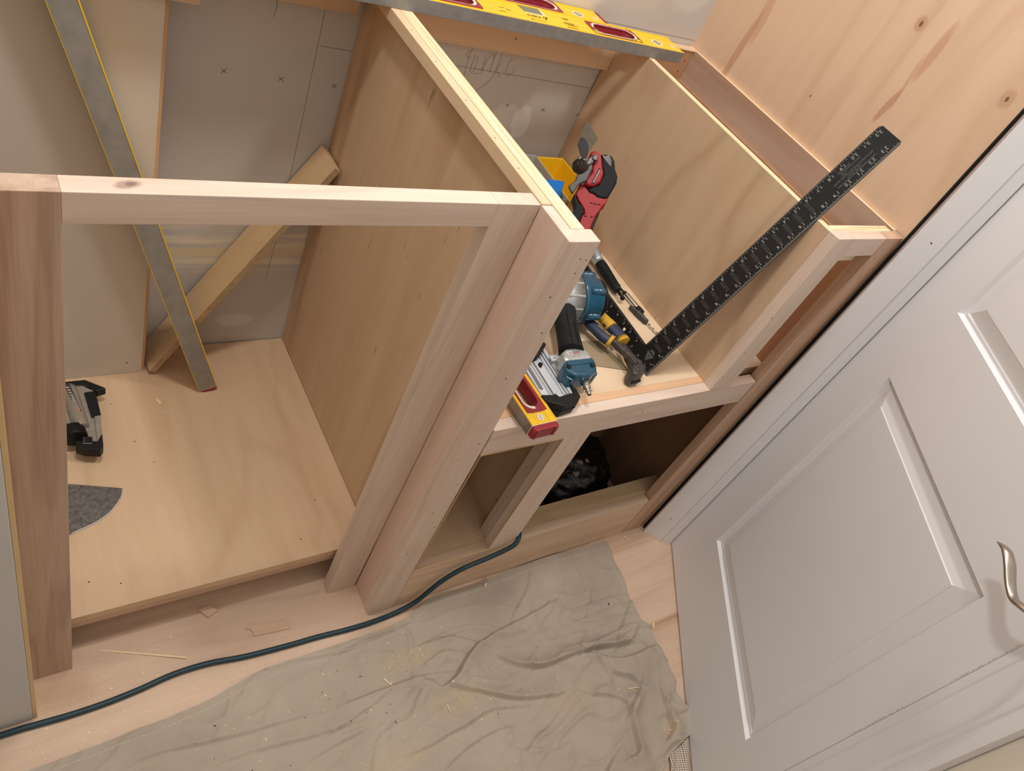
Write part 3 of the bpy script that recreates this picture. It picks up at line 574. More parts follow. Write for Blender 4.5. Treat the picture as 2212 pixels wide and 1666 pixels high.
# ================================================================ SPIRIT LEVELS
def level(label, M, L, W, T, holes, vials, cap0=False, cap1=False, side=GREY, centre=None, rim=False, ribs=(.30, .72)):
    """local x along, y across the face (gray side at y=0), z up out of the face"""
    org = M @ Vector((L/2, W/2, 0))
    t = Thing('spirit_level', org, label, 'level', 'spirit levels')
    b = new(); hs = [stadium(cx, cy, lx*.93, ly*.86, 6) for cx, cy, lx, ly in holes]
    plate_holes(b, [(0, 0), (L, 0), (L, W), (0, W)], hs, 0, T)
    bmesh.ops.recalc_face_normals(b, faces=b.faces)
    for f in b.faces: f.material_index = 1 if abs(f.normal.y) > .9 and (f.calc_center_median().y < .001 or f.calc_center_median().y > W-.001) else 0
    idx = [f.material_index for f in b.faces]; bmesh.ops.transform(b, matrix=M, verts=b.verts)
    for f, i in zip(b.faces, idx): f.material_index = i
    t.part('body', b, [YEL, side], bevel=.0006)
    b = new()
    for r in ribs:
        for s in (-.0006, .0006):
            box(b, .0005, L-.0005, W*r+s-.0003, W*r+s+.0003, T-.0002, T+.00025)
    for r in (0.03, .955): box(b, .0005, L-.0005, W*r-.0010, W*r+.0010, T-.0002, T+.0008)
    for cx, cy, lx, ly in holes: pass
    bmesh.ops.transform(b, matrix=M, verts=b.verts)
    if not holes: t.part('ribs', b, YEL, kind='stuff')
    else:
        # keep the ribs out of the hand holes
        cut = [f for f in b.faces if False]; b2 = new(); spans = [(0.0005, L-.0005)]
        for cx, cy, lx, ly in sorted(holes):
            s = spans.pop(); spans += [(s[0], cx-lx-.001), (cx+lx+.001, s[1])]
        b.free()
        for s in spans:
            for r in ribs:
                for q in (-.0006, .0006): box(b2, s[0], s[1], W*r+q-.0003, W*r+q+.0003, T-.0002, T+.00025)
        for r in (0.03, .955): box(b2, .0005, L-.0005, W*r-.0010, W*r+.0010, T-.0002, T+.0008)
        bmesh.ops.transform(b2, matrix=M, verts=b2.verts); t.part('ribs', b2, YEL, kind='stuff')
    for cx, cy, lx, ly in holes:
        outer = [(cx-lx, cy+ly*.55), (cx-lx*.97, cy+ly), (cx-lx*.55, cy+ly*1.02), (cx+lx*.55, cy+ly*1.02), (cx+lx*.97, cy+ly), (cx+lx, cy+ly*.55), (cx+lx, cy-ly*.55), (cx+lx*.97, cy-ly), (cx+lx*.55, cy-ly*1.02), (cx-lx*.55, cy-ly*1.02), (cx-lx*.97, cy-ly), (cx-lx, cy-ly*.55)]
        b = new(); plate_holes(b, outer, [stadium(cx, cy, lx*.80, ly*.66, 6)], T-.001, T+.0010, M); g = t.part('hand_grip', b, REDP, bevel=.0003)
        b = new(); plate_holes(b, stadium(cx, cy, lx*.90, ly*.84, 6), [stadium(cx, cy, lx*.82, ly*.70, 6)], T, T+.0015, M); g.part('grip_ring', b, CREAM)
        b = new(); A_ = stadium(cx, cy, lx*.82, ly*.70, 8); B_ = stadium(cx, cy, lx*.76, ly*.58, 8)
        for P_, Q_, z0, z1 in ((A_, A_, T+.0018, T-.001), (A_, B_, T-.001, T*.45), (B_, A_, T*.45, .0004)):
            u = [b.verts.new(M @ Vector((p[0], p[1], z0))) for p in P_]; v = [b.verts.new(M @ Vector((p[0], p[1], z1))) for p in Q_]
            for i in range(len(u)): b.faces.new([u[i], u[(i+1)%len(u)], v[(i+1)%len(u)], v[i]])
        g.part('grip_lining', b, REDP)
        if len(holes) == 1 or True:
            for sy in (-1, 1):
                b = new(); box(b, cx-lx*.02, cx+lx*.02, cy+sy*ly*.74-.0012, cy+sy*ly*.74+.0012, T+.0010, T+.0016)
                bmesh.ops.transform(b, matrix=M, verts=b.verts); g.part('ring_gap', b, REDP)
    for cx, cy, rx, ry in vials:
        b = new(); plate_holes(b, [(cx+rx*math.cos(a*.314), cy+ry*math.sin(a*.314)) for a in range(20)], [[(cx+rx*.72*math.cos(a*.314), cy+ry*.72*math.sin(a*.314)) for a in range(20)]], T-.0005, T+.0008, M); v_ = t.part('vial_ring', b, CREAM)
        b = new(); prism(b, [(cx+rx*.72*math.cos(a*.314), cy+ry*.72*math.sin(a*.314)) for a in range(20)], T-.0005, T+.0004, M); v_.part('vial', b, GREEN if rx > .0068 else CREAM)
        b = new(); prism(b, [(cx-rx*.55, cy-.0008), (cx+rx*.55, cy-.0008), (cx+rx*.55, cy+.0008), (cx-rx*.55, cy+.0008)], T+.0004, T+.0008, M); v_.part('vial_line', b, CREAM if rx > .0068 else plain('vial_grey', srgb(180, 176, 164)))
    if centre:
        x0, x1, y0, y1 = centre
        b = new(); prism(b, [(x0, y1), (x1, y1), (x1-.003, y0), (x0+.004, y0)], T-.001, T+.0004, M); v_ = t.part('centre_vial', b, GREEN)
        b = new(); prism(b, [(x1-.003, y0), (x1+.001, y0), (x1+.002, y1), (x1-.001, y1)], T, T+.0009, M); v_.part('vial_frame', b, CREAM); b = new(); prism(b, [(x0+.003, y0-.001), (x1-.002, y0-.001), (x1-.002, y0+.0006), (x0+.003, y0+.0006)], T, T+.0008, M); v_.part('vial_frame', b, CREAM)
    for on_, xe, sg in ((cap0, 0, -1), (cap1, L, 1)):
        if not on_: continue
        b = new(); prism(b, [(xe, .0003), (xe+sg*.0008, .0003), (xe+sg*.0008, W-.0003), (xe, W-.0003)], .0003, T-.0003, M); t.part('gasket', b, CREAM)
        b = new(); lo = stadium(0, 0, W/2, T/2, 4, .45); up_ = []
        for k, (q, xo) in enumerate(((1.0, .0008), (1.0, .0075), (.93, .0098))):
            up_.append([b.verts.new(M @ Vector((xe+sg*xo, W/2+p[0]*q, T/2+p[1]*q))) for p in lo])
        for A_, B_ in zip(up_, up_[1:]):
            for i in range(len(lo)): b.faces.new([A_[i], A_[(i+1)%len(lo)], B_[(i+1)%len(lo)], B_[i]])
        b.faces.new(up_[0][::-1]); b.faces.new(up_[-1]); cp = t.part('end_cap', b, REDP, bevel=.0006)
        for y0 in (.004, W-.0085):
            b = new(); prism(b, [(xe+sg*.0012, y0), (xe+sg*.0112, y0), (xe+sg*.0112, y0+.0045), (xe+sg*.0012, y0+.0045)], .0012, T-.0006, M)
            cp.part('cap_rib', b, REDP, bevel=.0008)
    return t
MA = frame((-.40, .4975, .8606), (1, 0.0005, 0), (0, 1, 0))
LA = level('long yellow level with bare open end lying across the cabinet tops, nearest of the two', MA, .9905, .0560, .0205,
      [(.400+.0960, .0270, .0575, .0200), (.400+.4330, .0262, .0560, .0205)], [(.400+.5335, .0190, .0115, .0105), (.400+.572, .017, .004, .006)], centre=(.640, .683, .0300, .0535))
b = new(); text_into(b, 'STABILA', .0075, MA @ Matrix.Translation((.6560, .0210, .0212)), .012)
for dx, dy in ((.021, .003), (.0245, .0005), (.0225, -.0025), (.0265, .0035)): box(b, 0, 0, 0, 0, 0, 0) if False else prism(b, [(.656+dx-.0013, .021+dy-.0013), (.656+dx+.0013, .021+dy-.0013), (.656+dx+.0013, .021+dy+.0013), (.656+dx-.0013, .021+dy+.0013)], .0209, .0212, MA)
LA.part('maker_name', b, INK, kind='stuff')
b = new(); text_into(b, 'Made in Germany', .0042, MA @ Matrix.Translation((.6580, .0085, .0212)), .006); LA.part('origin_text', b, INK, kind='stuff')
b = new(); R5 = random.Random(5)
for x0, x1, y in ((.722, .734, .0365), (.724, .733, .0330), (.717, .739, .0210), (.717, .737, .0180), (.722, .742, .0145), (.716, .739, .0062), (.592, .602, .028), (.603, .613, .0245), (.585, .598, .014)):
    x = x0
    while x < x1:
        l_ = R5.uniform(.0006, .0020); prism(b, [(x, y), (x+l_, y), (x+l_, y+.0012), (x, y+.0012)], .0208, .0212, MA); x += l_+.0007
LA.part('small_print', b, plain('faded_print', srgb(150, 124, 40), .6), kind='stuff')
MBm = frame((-.40, .5540, .8603), (1, 0, 0), (0, 1, 0))
level('second yellow level with a red end cap, behind the longer one against the wall', MBm, .8350, .0440, .0205,
      [(.400+.2800, .0235, .0640, .0200)], [(.400+.3800, .0135, .0115, .0100), (.400+.419, .012, .0055, .0045)], cap1=True)
dC = (Vector((-.391, .500, .797))-Vector((-.1635, .481, .1))).normalized()
xw = Vector((1, 0, 0)); xw = (xw-dC*xw.dot(dC)).normalized()
MC = frame(Vector((-.1655, .4815, .1085))-xw*.0165, dC, Vector((0, 1, 0)))      # x along, y into depth, z = width
zc = MC.to_3x3() @ Vector((0, 0, 1))
if zc.x < 0: MC = frame(Vector((-.1655, .4815, .1085))+xw*.0165, dC, Vector((0, 1, 0)))
LC = level('grey edged level standing upright and leaning to the left in the wide bay', MC, 1.02, .0480, .0330, [], [], cap0=True, side=plain('dusty_grey_edge', srgb(158, 152, 142), .6, .1, var=.22, vs=35, bump=.15))
b = new()
for z in (.0006,): box(b, 0.0, 1.02, -.0005, .0012, z-.0010, z+.0008)
bmesh.ops.transform(b, matrix=MC, verts=b.verts); LC.part('yellow_rim', b, YEL)
MD_ = frame((.1418, -.0155, .5270), (-.035, 1, 0), (-1, -.035, 0))
LD = level('yellow level on the shelf, its dark red end cap overhanging the front rail', MD_, .52, .0468, .0208, [(.0760, .0234, .0560, .0180), (.33, .0234, .056, .018)], [(.0105, .0245, .0062, .0058)], cap0=True, ribs=(.28, .74), side=ALU)

# ================================================================ RIGHT COMPARTMENT TOOLS
# framing square leaning from the shelf over the partition
q0 = Vector((.3912, .0512, .5272)); qd = Vector((.346, -.0190, .938)).normalized()
QM = frame(q0, qd, (0, 1, 0)); QL = .502; QW = .0432; TL = .334; TW = .0314; QT = .0016; IN = QL/24
sq = Thing('framing_square', q0, 'black steel framing square with white markings leaning up and over the right partition', 'square')
b = new(); hole = [(.0160+.0030*math.cos(a*.523), .0935+.0030*math.sin(a*.523)) for a in range(12)]
outer = [(0, 0), (QL-.003, 0), (QL, .002), (QL, QW-.004), (QL-.005, QW), (TW, QW), (TW, TL), (0, TL)]
plate_holes(b, outer, [hole], 0, QT, QM); sq.part('blade', b, plain('black_anodised_steel', srgb(30, 30, 31), .42, .3, var=.3, vs=60), bevel=.0003)
SQI = plain('white_scale_print', srgb(168, 168, 164), .6); SQD = plain('worn_scale_print', srgb(116, 116, 114), .6)
b = new()
def tick(x0, y0, x1, y1, w_=.00022):
    d = Vector((x1-x0, y1-y0, 0)).normalized(); s = Vector((-d.y, d.x, 0))*w_
    b.faces.new([b.verts.new(QM @ (Vector((x0, y0, QT+.0003))-s)), b.verts.new(QM @ (Vector((x1, y1, QT+.0003))-s)), b.verts.new(QM @ (Vector((x1, y1, QT+.0003))+s)), b.verts.new(QM @ (Vector((x0, y0, QT+.0003))+s))])
for i in range(1, 24*16):
    x = i*IN/16; l_ = .0078 if i%16 == 0 else .0050 if i%8 == 0 else .0038 if i%4 == 0 else .0030 if i%2 == 0 else .0022
    tick(x, .0004, x, l_)
for i in range(1, int((QL-TW)/IN*8)):
    x = TW+i*IN/8; l_ = .0078 if i%8 == 0 else .0050 if i%4 == 0 else .0034 if i%2 == 0 else .0024
    tick(x, QW-.0004, x, QW-l_)
for i in range(1, int((TL-QW)/IN*8)):
    y = QW+i*IN/8; l_ = .0068 if i%8 == 0 else .0045 if i%4 == 0 else .0032 if i%2 == 0 else .0022
    tick(TW-.0004, y, TW-l_, y)
for i in range(1, int(TL/IN*8)):
    y = i*IN/8; l_ = .0060 if i%8 == 0 else .0034 if i%2 else .0045
    tick(.0004, y, l_, y)
sq.part('scale_ticks', b, SQI, kind='stuff')
FL = Matrix.Rotation(math.pi, 4, 'Z')
b = new(); put = lambda s, x, y, sz, rot=FL, bold=0.0: text_into(b, s, sz, QM @ Matrix.Translation((x, y, QT+.0003)) @ rot, bold)
for i in range(1, 24):
    s = str(i)
    if len(s) == 1: put(s, i*IN+.0024*-1.3, .0098, .0078)
    else: put(s[0], i*IN+.0030, .0100, .0078); put(s[1], i*IN-.0034, .0100, .0078)
for i in range(1, 23):
    s = str(i); x = TW+i*IN
    if len(s) == 1: put(s, x-.0030, QW-.0085, .0076)
    else: put(s[0], x+.0030, QW-.0085, .0076); put(s[1], x-.0034, QW-.0085, .0076)
RT = Matrix.Rotation(-math.pi/2, 4, 'Z')
for i in range(1, 14):
    s = str(i); y = QW+i*IN; put(s, TW-.0095, y-.0035, .0070, RT)
for i in range(1, 15): put(str(i), .0090, i*IN-.0035, .0062, RT)
sq.part('scale_numbers', b, SQI, kind='stuff')
# rafter table
b = new()
for n in range(2, 19):
    x = n*IN+.003
    if n in (18,): continue
    r1 = math.sqrt(n*n+144); r2 = math.sqrt(n*n+288)
    rows = ['%05.2f' % r1, '%05.2f' % r2, '%05.2f' % (r1*16/12), '%05.2f' % (r1*2), '%05.2f' % (144/r1), '%05.2f' % (12*17/r2)]
    rows = [r.replace('.', ' ') for r in rows]
    for k, r in enumerate(rows): put(r, x+.0005+k*.0, .0145+k*.0034, .0026)
for k, (s, x) in enumerate((('LENGTH COMMON RAFTERS PER FOOT RUN', .437), ("HIP OR VALLEY  \"    \"   \"", .430), ('DIFF IN LENGTH OF JACKS 16 INCHES CENTERS', .436), ('"   "   "   "   2 FEET  "', .430), ('SIDE CUT OF JACKS USE', .437), ('"   "   HIP OR VALLEY  "', .430))):
    put(s, x, .0145+k*.0034, .0032)
sq.part('rafter_table', b, SQD, kind='stuff')
# triangular emblem near the heel
b = new()
def tri(cx, cy, r0, r1):
    P = [(cx+r0*math.cos(a), cy+r0*math.sin(a)) for a in (math.pi, math.pi+2.094, math.pi+4.189)]; Q = [(cx+r1*math.cos(a), cy+r1*math.sin(a)) for a in (math.pi, math.pi+2.094, math.pi+4.189)]
    for i in range(3):
        j = (i+1)%3; b.faces.new([b.verts.new(QM @ Vector((p[0], p[1], QT+.0003))) for p in (P[i], P[j], Q[j], Q[i])])
tri(.0235, .0235, .0105, .0095); tri(.0235, .0235, .0075, .0052); tri(.0235, .0235, .0035, .0022)
for k in range(3): tick(.0315+k*.0016, .0170+k*.0014, .0315+k*.0016, .0300-k*.0014, .0004)
sq.part('emblem', b, SQD, kind='stuff')

# teal and silver framing nailer lying on its side
nl = Thing('framing_nailer', (.25, .12, .5255), 'teal and silver pneumatic nailer with black grip lying on the shelf', 'nailer')
def stad2(ax, ay, bx_, by, r, n=6):
    a = math.atan2(by-ay, bx_-ax); out = []
    for k in range(n+1): t_ = a-math.pi/2+math.pi*k/n; out.append((bx_+r*math.cos(t_), by+r*math.sin(t_)))
    for k in range(n+1): t_ = a+math.pi/2+math.pi*k/n; out.append((ax+r*math.cos(t_), ay+r*math.sin(t_)))
    return out
mg = [(.2010, .22), (.2036, .1207), (.1982, .0240), (.1674, .0200), (.1604, .0263), (.1398, .0322), (.1385, .22)]
b = new(); plate_holes(b, mg, [stad2(.1520, .0470, .1555, .135, .0037)], .5300, .5445); MG = nl.part('magazine', b, BRIGHT, bevel=.0005)
for i, (x0, x1, wd, hh, mt) in enumerate(((.2015, .1962, .0026, .0040, BRIGHT), (.1965, .1922, .0022, .0012, ALU), (.1925, .1890, .0012, .0045, BRIGHT), (.1898, .1866, .0020, .0012, ALU), (.1868, .1838, .0014, .0036, BRIGHT), (.1700, .1662, .0016, .0040, BRIGHT), (.1660, .1628, .0012, .0012, ALU), (.1630, .1600, .0010, .0034, BRIGHT), (.1462, .1436, .0010, .0030, BRIGHT), (.1440, .1415, .0008, .0026, ALU))):
    b = new(); hexa(b, [(x1-wd, .0260, .5445), (x1+wd, .0260, .5445), (x0+wd, .215, .5445), (x0-wd, .215, .5445)], [(x1-wd, .0260, .5445+hh), (x1+wd, .0260, .5445+hh), (x0+wd, .215, .5445+hh), (x0-wd, .215, .5445+hh)])
    MG.part('rail', b, mt, bevel=.0003)
b = new(); prism(b, [(.2030, .0375), (.2060, .0300), (.2050, .0150), (.1941, .0065), (.1650, .0030), (.1400, .0165), (.1385, .0300), (.1600, .0262), (.1640, .0290), (.1675, .0215), (.1975, .0245), (.1990, .0350)], .5262, .5520); nl.part('magazine_cap', b, BLACK, bevel=.0016)
b = new(); prism(b, [(.2045, .0148), (.1941, .0055), (.1650, .0022), (.1410, .0145), (.1420, .0180), (.1650, .0060), (.1935, .0092), (.2035, .0180)], .5380, .5395); nl.part('cap_seam', b, BLACK)
b = new(); prism(b, magblack, .5455, .5600); nl.part('pusher', b, BLACK, bevel=.0012)
b = new(); cyl(b, (.174, .088, .5445), (.174, .088, .5500), .0036, seg=16); sc_ = nl.part('magazine_screw', b, BLACK)
b = new(); prism(b, [(.1690, .0990), (.1765, .0990), (.1780, .0880), (.1705, .0880)], .5445, .5462); nl.part('screw_plate', b, BRIGHT)
b = new(); plate_holes(b, [(.1935, .0975), (.2120, .0965), (.2100, .0855), (.1925, .0860)], [[(.2010+.0019*math.cos(a*.628), .0915+.0019*math.sin(a*.628)) for a in range(10)]], .5530, .5560); nl.part('bracket', b, BRIGHT, bevel=.0004)
b = new(); tube(b, [(.2095, .0985, .557), (.2055, .0975, .557), (.2045, .0870, .557), (.2085, .0865, .557)], .0009, 6, 2); nl.part('bracket_loop', b, BRIGHT)
# handle
b = new(); tube(b, [(.2246, .0880, .5690), (.2330, .1080, .5700), (.2430, .1320, .5715), (.2560, .1600, .5725), (.2720, .1880, .5730), (.290, .2150, .5730)], 0, 20, 5, [.0205, .0196, .0186, .0192, .0205, .022], up=(0, 0, 1), flat=.88)
hd = nl.part('grip', b, RUBBER, smooth=True)
b = new(); tube(b, [(.2210, .0935, .5868), (.2300, .115, .5875), (.2400, .137, .5885), (.2500, .158, .5895)], .0009, 6, 3); hd.part('grip_ridge', b, RUBBER); b = new(); tube(b, [(.2325, .0915, .5868), (.2400, .110, .5875), (.2500, .133, .5885)], .0008, 6, 3); hd.part('grip_ridge', b, RUBBER)
b = new(); prism(b, [(.1950, .0640), (.1945, .0740), (.2010, .0850), (.2115, .0905), (.2400, .0895), (.2500, .0810), (.2500, .0640)], .5470, .5775); hs = nl.part('end_housing', b, SILVER, bevel=.0060, seg=4)
b = new(); prism(b, [(.1862, .0500), (.1880, .0610), (.1975, .0680), (.2500, .0640), (.2500, .0540), (.2420, .0400), (.2272, .0345), (.2143, .0350), (.1970, .0380)], .5450, .5755); tc = nl.part('end_cover', b, TEAL, bevel=.0042, seg=3)
b = new(); prism(b, [(.1925, .0570), (.2480, .0560), (.2470, .0650), (.1970, .0665)], .5735, .5775); tc.part('cover_ridge', b, TEAL, bevel=.0016)
for x, y in screws:
    b = new(); cyl(b, (x, y-.001, .5725), (x, y-.001, .5775), .0042, .0040, 14); tc.part('bolt', b, BLACK, bevel=.0004)
    b = new(); lathe(b, (x, y-.001, .556), (x, y-.006, .573), [(0, .006), (.8, .0066), (1, .005)], 14); tc.part('bolt_boss', b, TEAL, smooth=True)
b = new(); prism(b, [(.1890, .0470), (.2010, .0480), (.2030, .0385), (.1950, .0370), (.1900, .0410)], .548, .566); tc.part('cover_lug', b, TEAL, bevel=.0016)
b = new(); prism(b, [(.2380, .0490), (.2520, .0470), (.2475, .0400), (.2400, .0370), (.2350, .0400)], .548, .566); tc.part('cover_lug', b, TEAL, bevel=.0016)
b = new(); lathe(b, (.2250, .0560, .5620), (.2235, .0350, .5570), [(0, .0118), (.35, .0112), (.85, .0096), (1, .0088)], 22); tc.part('inlet', b, TEAL, smooth=True)
b = new(); lathe(b, (.2238, .0370, .5570), (.2200, .0135, .5540), [(0, .0052), (.10, .0068), (.30, .0068), (.32, .0052), (.40, .0060), (.58, .0056), (.60, .0036), (.68, .0036), (.70, .0050), (.80, .0050), (.82, .0034), (1, .0032)], 12); pg = nl.part('air_plug', b, CHROME)
b = new(); cyl(b, (.22002, .0136, .55400), (.21995, .0133, .55396), .0022, seg=12); pg.part('plug_bore', b, DARK)
b = new(); prism(b, [(.2068, .0830), (.2165, .0825), (.2160, .0760), (.2062, .0765)], .57755, .57775); lb = nl.part('warning_label', b, plain('label_silver', srgb(212, 210, 206), .5))
b = new()
for k in range(3): prism(b, [(.2082, .0812-k*.0016), (.2152, .0808-k*.0016), (.2152, .0801-k*.0016), (.2082, .0805-k*.0016)], .57775, .5779)
lb.part('label_lines', b, INK, kind='stuff')
RDR = plain('red_print', srgb(186, 50, 60), .5)
for x in (.2205, .2262):
    b = new(); plate_holes(b, [(x+.0025*math.cos(a*.393), .0790+.0025*math.sin(a*.393)) for a in range(16)], [[(x+.0020*math.cos(a*.393), .0790+.0020*math.sin(a*.393)) for a in range(16)]], .57775, .5779)
    prism(b, [(x-.0019, .0774), (x-.0015, .0770), (x+.0019, .0806), (x+.0015, .0810)], .57775, .5779); nl.part('warning_sign', b, RDR)
# head: cylinder on its side
ha = Vector((.985, -.165, 0)).normalized(); hc = Vector((.3005, .2035, .5705))
b = new(); lathe(b, hc-ha*.085, hc, [(0, .030), (.25, .034), (.32, .042), (.62, .042), (.70, .0435), (1, .0435)], 36); HD = nl.part('cylinder_housing', b, SILVER, smooth=True)
b = new()
for k in range(12):
    a = k*math.pi/6; u, v = ring_frame(ha); c_ = hc-ha*.052+(u*math.cos(a)+v*math.sin(a))*.0415
    tube(b, [c_, c_+ha*.05], .0030, 6, 1)
HD.part('housing_rib', b, SILVER, smooth=True, kind='stuff')
b = new(); lathe(b, hc, hc+ha*.046, [(0, .0432), (.06, .0442), (.20, .0442), (.26, .0420), (.80, .0402), (.93, .0370), (1, .032)], 40); TH = nl.part('cylinder_head', b, TEAL, smooth=True)
for k in range(5):
    a = math.pi*(.06+.36*k); u, v = ring_frame(ha); c_ = hc+(u*math.cos(a)+v*math.sin(a))*.0394
    b = new(); lathe(b, c_+ha*.012, c_+ha*.040, [(0, .0065), (.9, .0065), (1, .005)], 14); TH.part('bolt_boss', b, TEAL, smooth=True)
    b = new(); cyl(b, c_+ha*.009, c_+ha*.0125, .0036, seg=12); TH.part('bolt', b, BLACK)
b = new(); lathe(b, hc+ha*.0455, hc+ha*.0530, [(0, .034), (.3, .036), (.9, .033), (1, .028)], 30); nl.part('exhaust_cap', b, BLACK, smooth=True)

# sanding sheet, shim, pincers
b = new(); prism(b, [(.2800, .1330), (.300, .1439), (.3427, .1399), (.3528, .1159), (.3642, .0677), (.2974, .0886), (.2880, .1050)], .5258, .5272)
ss = finish('sanding_sheet', b, plain('sandpaper_grit', srgb(166, 146, 116), .95, var=.25, vs=700, bump=.6, bscale=1500), None, label='tan strip of worn sandpaper lying under the pincers', cat='sandpaper')
chip([(.222, .205), (.236, .200), (.2235, .1120), (.2165, .1130)], .5258, .5330, pine('y'), 'thin tapered wood shim on the shelf behind the nailer grip', 'shim', 'wood_shim')
pn = Thing('end_nippers', (.35, .10, .5275), 'end cutting nippers with blue and yellow grips at the foot of the black square', 'pincers')
NAVY = plain('navy_grip', srgb(42, 52, 82), .55, var=.35, vs=110, bump=.2); GYEL = plain('yellow_grip', srgb(220, 172, 50), .5, var=.25, vs=110)
JAW = plain('worn_black_steel', srgb(92, 88, 86), .45, .5, var=.5, vs=140, bump=.3)
for pts, ys in (([(.3230, .1660, .548), (.3290, .1480, .549), (.3350, .1290, .549), (.3425, .1150, .549)], 0), ([(.3640, .1850, .545), (.3670, .1560, .547), (.3700, .1330, .547), (.3705, .1140, .547)], 1)):
    b = new(); tube(b, pts, 0, 14, 6, [.0090, .0122, .0130, .0118], up=(0, 0, 1), flat=.75); g = pn.part('grip', b, NAVY, smooth=True)
    P = spline(pts, 6); b = new(); tube(b, P[:9] if ys else P[-4:], 0, 14, 1, [.0098, .0128] if ys else [.0128, .0124], up=(0, 0, 1), flat=.82); g.part('grip_band', b, GYEL, smooth=True)
    b = new(); tube(b, [P[-4] if ys else P[-2], P[-1], P[-1]+(P[-1]-P[-2])*.25], 0, 14, 1, [.0128, .0132, .0110], up=(0, 0, 1), flat=.85); g.part('grip_collar', b, GYEL, smooth=True)
b = new(); prism(b, [(.3395, .1150), (.3480, .1160), (.3590, .0900), (.3630, .0700), (.3700, .0600), (.3600, .0540), (.3520, .0600), (.3500, .0780), (.3440, .0950)], .5450, .5560); pn.part('lever', b, JAW, bevel=.0016)
b = new(); prism(b, [(.3660, .1130), (.3740, .1130), (.3640, .0800), (.3560, .0520), (.3470, .0540), (.3540, .0820)], .5370, .5460); pn.part('lever', b, JAW, bevel=.0016)
b = new(); prism(b, [(.3480, .0600), (.3680, .0600), (.3735, .0500), (.3560, .0355), (.3350, .0340), (.3300, .0420), (.3380, .0540)], .5290, .5560, taper=.86); jw = pn.part('jaw', b, JAW, bevel=.0030, seg=3)
b = new(); cyl(b, (.3590, .0600, .5550), (.3590, .0600, .5580), .0055, .0045, 18); jw.part('rivet', b, JAW)
b = new(); prism(b, [(.3350, .0350), (.3560, .0365), (.3560, .0345), (.3350, .0330)], .536, .5400); jw.part('cutting_gap', b, DARK)
b = new(); tx = Vector((.3380, .1190, 0))-Vector((.3262, .1480, 0)); TM = frame((.3318, .1340, .5595), tx, (.92, .38, .0))
text_into(b, 'VISE-GRIP', .0066, TM, .01); pn.part('grip_lettering', b, GYEL, kind='stuff')

# right angle driver attachment
dr = Thing('angle_driver', (.46, .29, .5255), 'silver headed angle driver with black ribbed grip at the foot of the right partition', 'driver')
b = new(); lathe(b, (.4620, .3170, .5420), (.4590, .2440, .5380), [(0, .0098), (.08, .0108), (.2, .0104), (.8, .0080), (.86, .0086), (.97, .0078), (1, .005)], 22); gg = dr.part('grip', b, RUBBER, smooth=True)
b = new()
for k in range(14):
    a = k*.4488; c0 = Vector((.4616, .308, .5415)); c1 = Vector((.4596, .2560, .5387)); dd_ = (c1-c0).normalized(); u, v = ring_frame(dd_); r_ = lambda q: .0104-.0022*q
    tube(b, [c0+(u*math.cos(a)+v*math.sin(a))*r_(0), c1+(u*math.cos(a)+v*math.sin(a))*r_(1)], .0006, 4, 1)
gg.part('grip_rib', b, RUBBER, kind='stuff')
b = new(); lathe(b, (.4640, .3650, .5450), (.4620, .3160, .5420), [(0, .0100), (.1, .0130), (.55, .0128), (.8, .0105), (1, .0102)], 24); hh_ = dr.part('gear_head', b, SILVER, smooth=True)
b = new(); cyl(b, (.4665, .3330, .5540), (.4668, .3330, .5546), .0018, seg=10); hh_.part('set_screw', b, DARK)
b = new(); lathe(b, (.4590, .2440, .5380), (.4570, .2220, .5370), [(0, .0032), (.4, .0032), (.42, .0022), (.62, .0022), (.7, .0042), (.9, .0044), (1, .0026)], 8); dr.part('hex_shank', b, BLACK)
# flip bit and countersink drill
fb = Thing('driver_bit', (.482, .226, .5255), 'slim chrome driver bit holder with black tips beside the angle driver', 'bit')
b = new(); lathe(b, (.4810, .2420, .5310), (.4845, .2050, .5300), [(0, .0048), (.05, .0055), (.95, .0055), (1, .005)], 18); fb.part('sleeve', b, CHROME, smooth=True)
b = new(); lathe(b, (.4790, .2690, .5310), (.4810, .2420, .5310), [(0, .0008), (.12, .0042), (.25, .0038), (.32, .0021), (.75, .0021), (.85, .0046), (1, .0046)], 10); fb.part('bit', b, BLACK)
b = new(); lathe(b, (.4845, .2050, .5300), (.4860, .1900, .5300), [(0, .0060), (.9, .0060), (1, .0046)], 16); fb.part('collar', b, BLACK)
cs = Thing('countersink_bit', (.478, .18, .5255), 'dark countersink drill bit with spiral tip touching the square', 'bit')
b = new(); lathe(b, (.4700, .2100, .5300), (.4800, .1660, .5300), [(0, .0040), (.1, .0054), (.3, .0054), (.35, .0066), (.7, .0070), (.75, .0060), (.95, .0060), (1, .003)], 8); cb = cs.part('body', b, JAW)
b = new(); cyl(b, (.4755, .187, .5352), (.4757, .187, .5358), .0017, seg=10); cb.part('set_screw', b, DARK)
b = new(); P = [Vector((.4800, .1660, .5300)).lerp(Vector((.4870, .1290, .5285)), k/30) for k in range(31)]
ax = (P[-1]-P[0]).normalized(); u, v = ring_frame(ax)
tube(b, [p+(u*math.cos(k*.75)+v*math.sin(k*.75))*.0013 for k, p in enumerate(P)], .0017, 6, 1)
cs.part('twist_drill', b, CHROME, smooth=True)

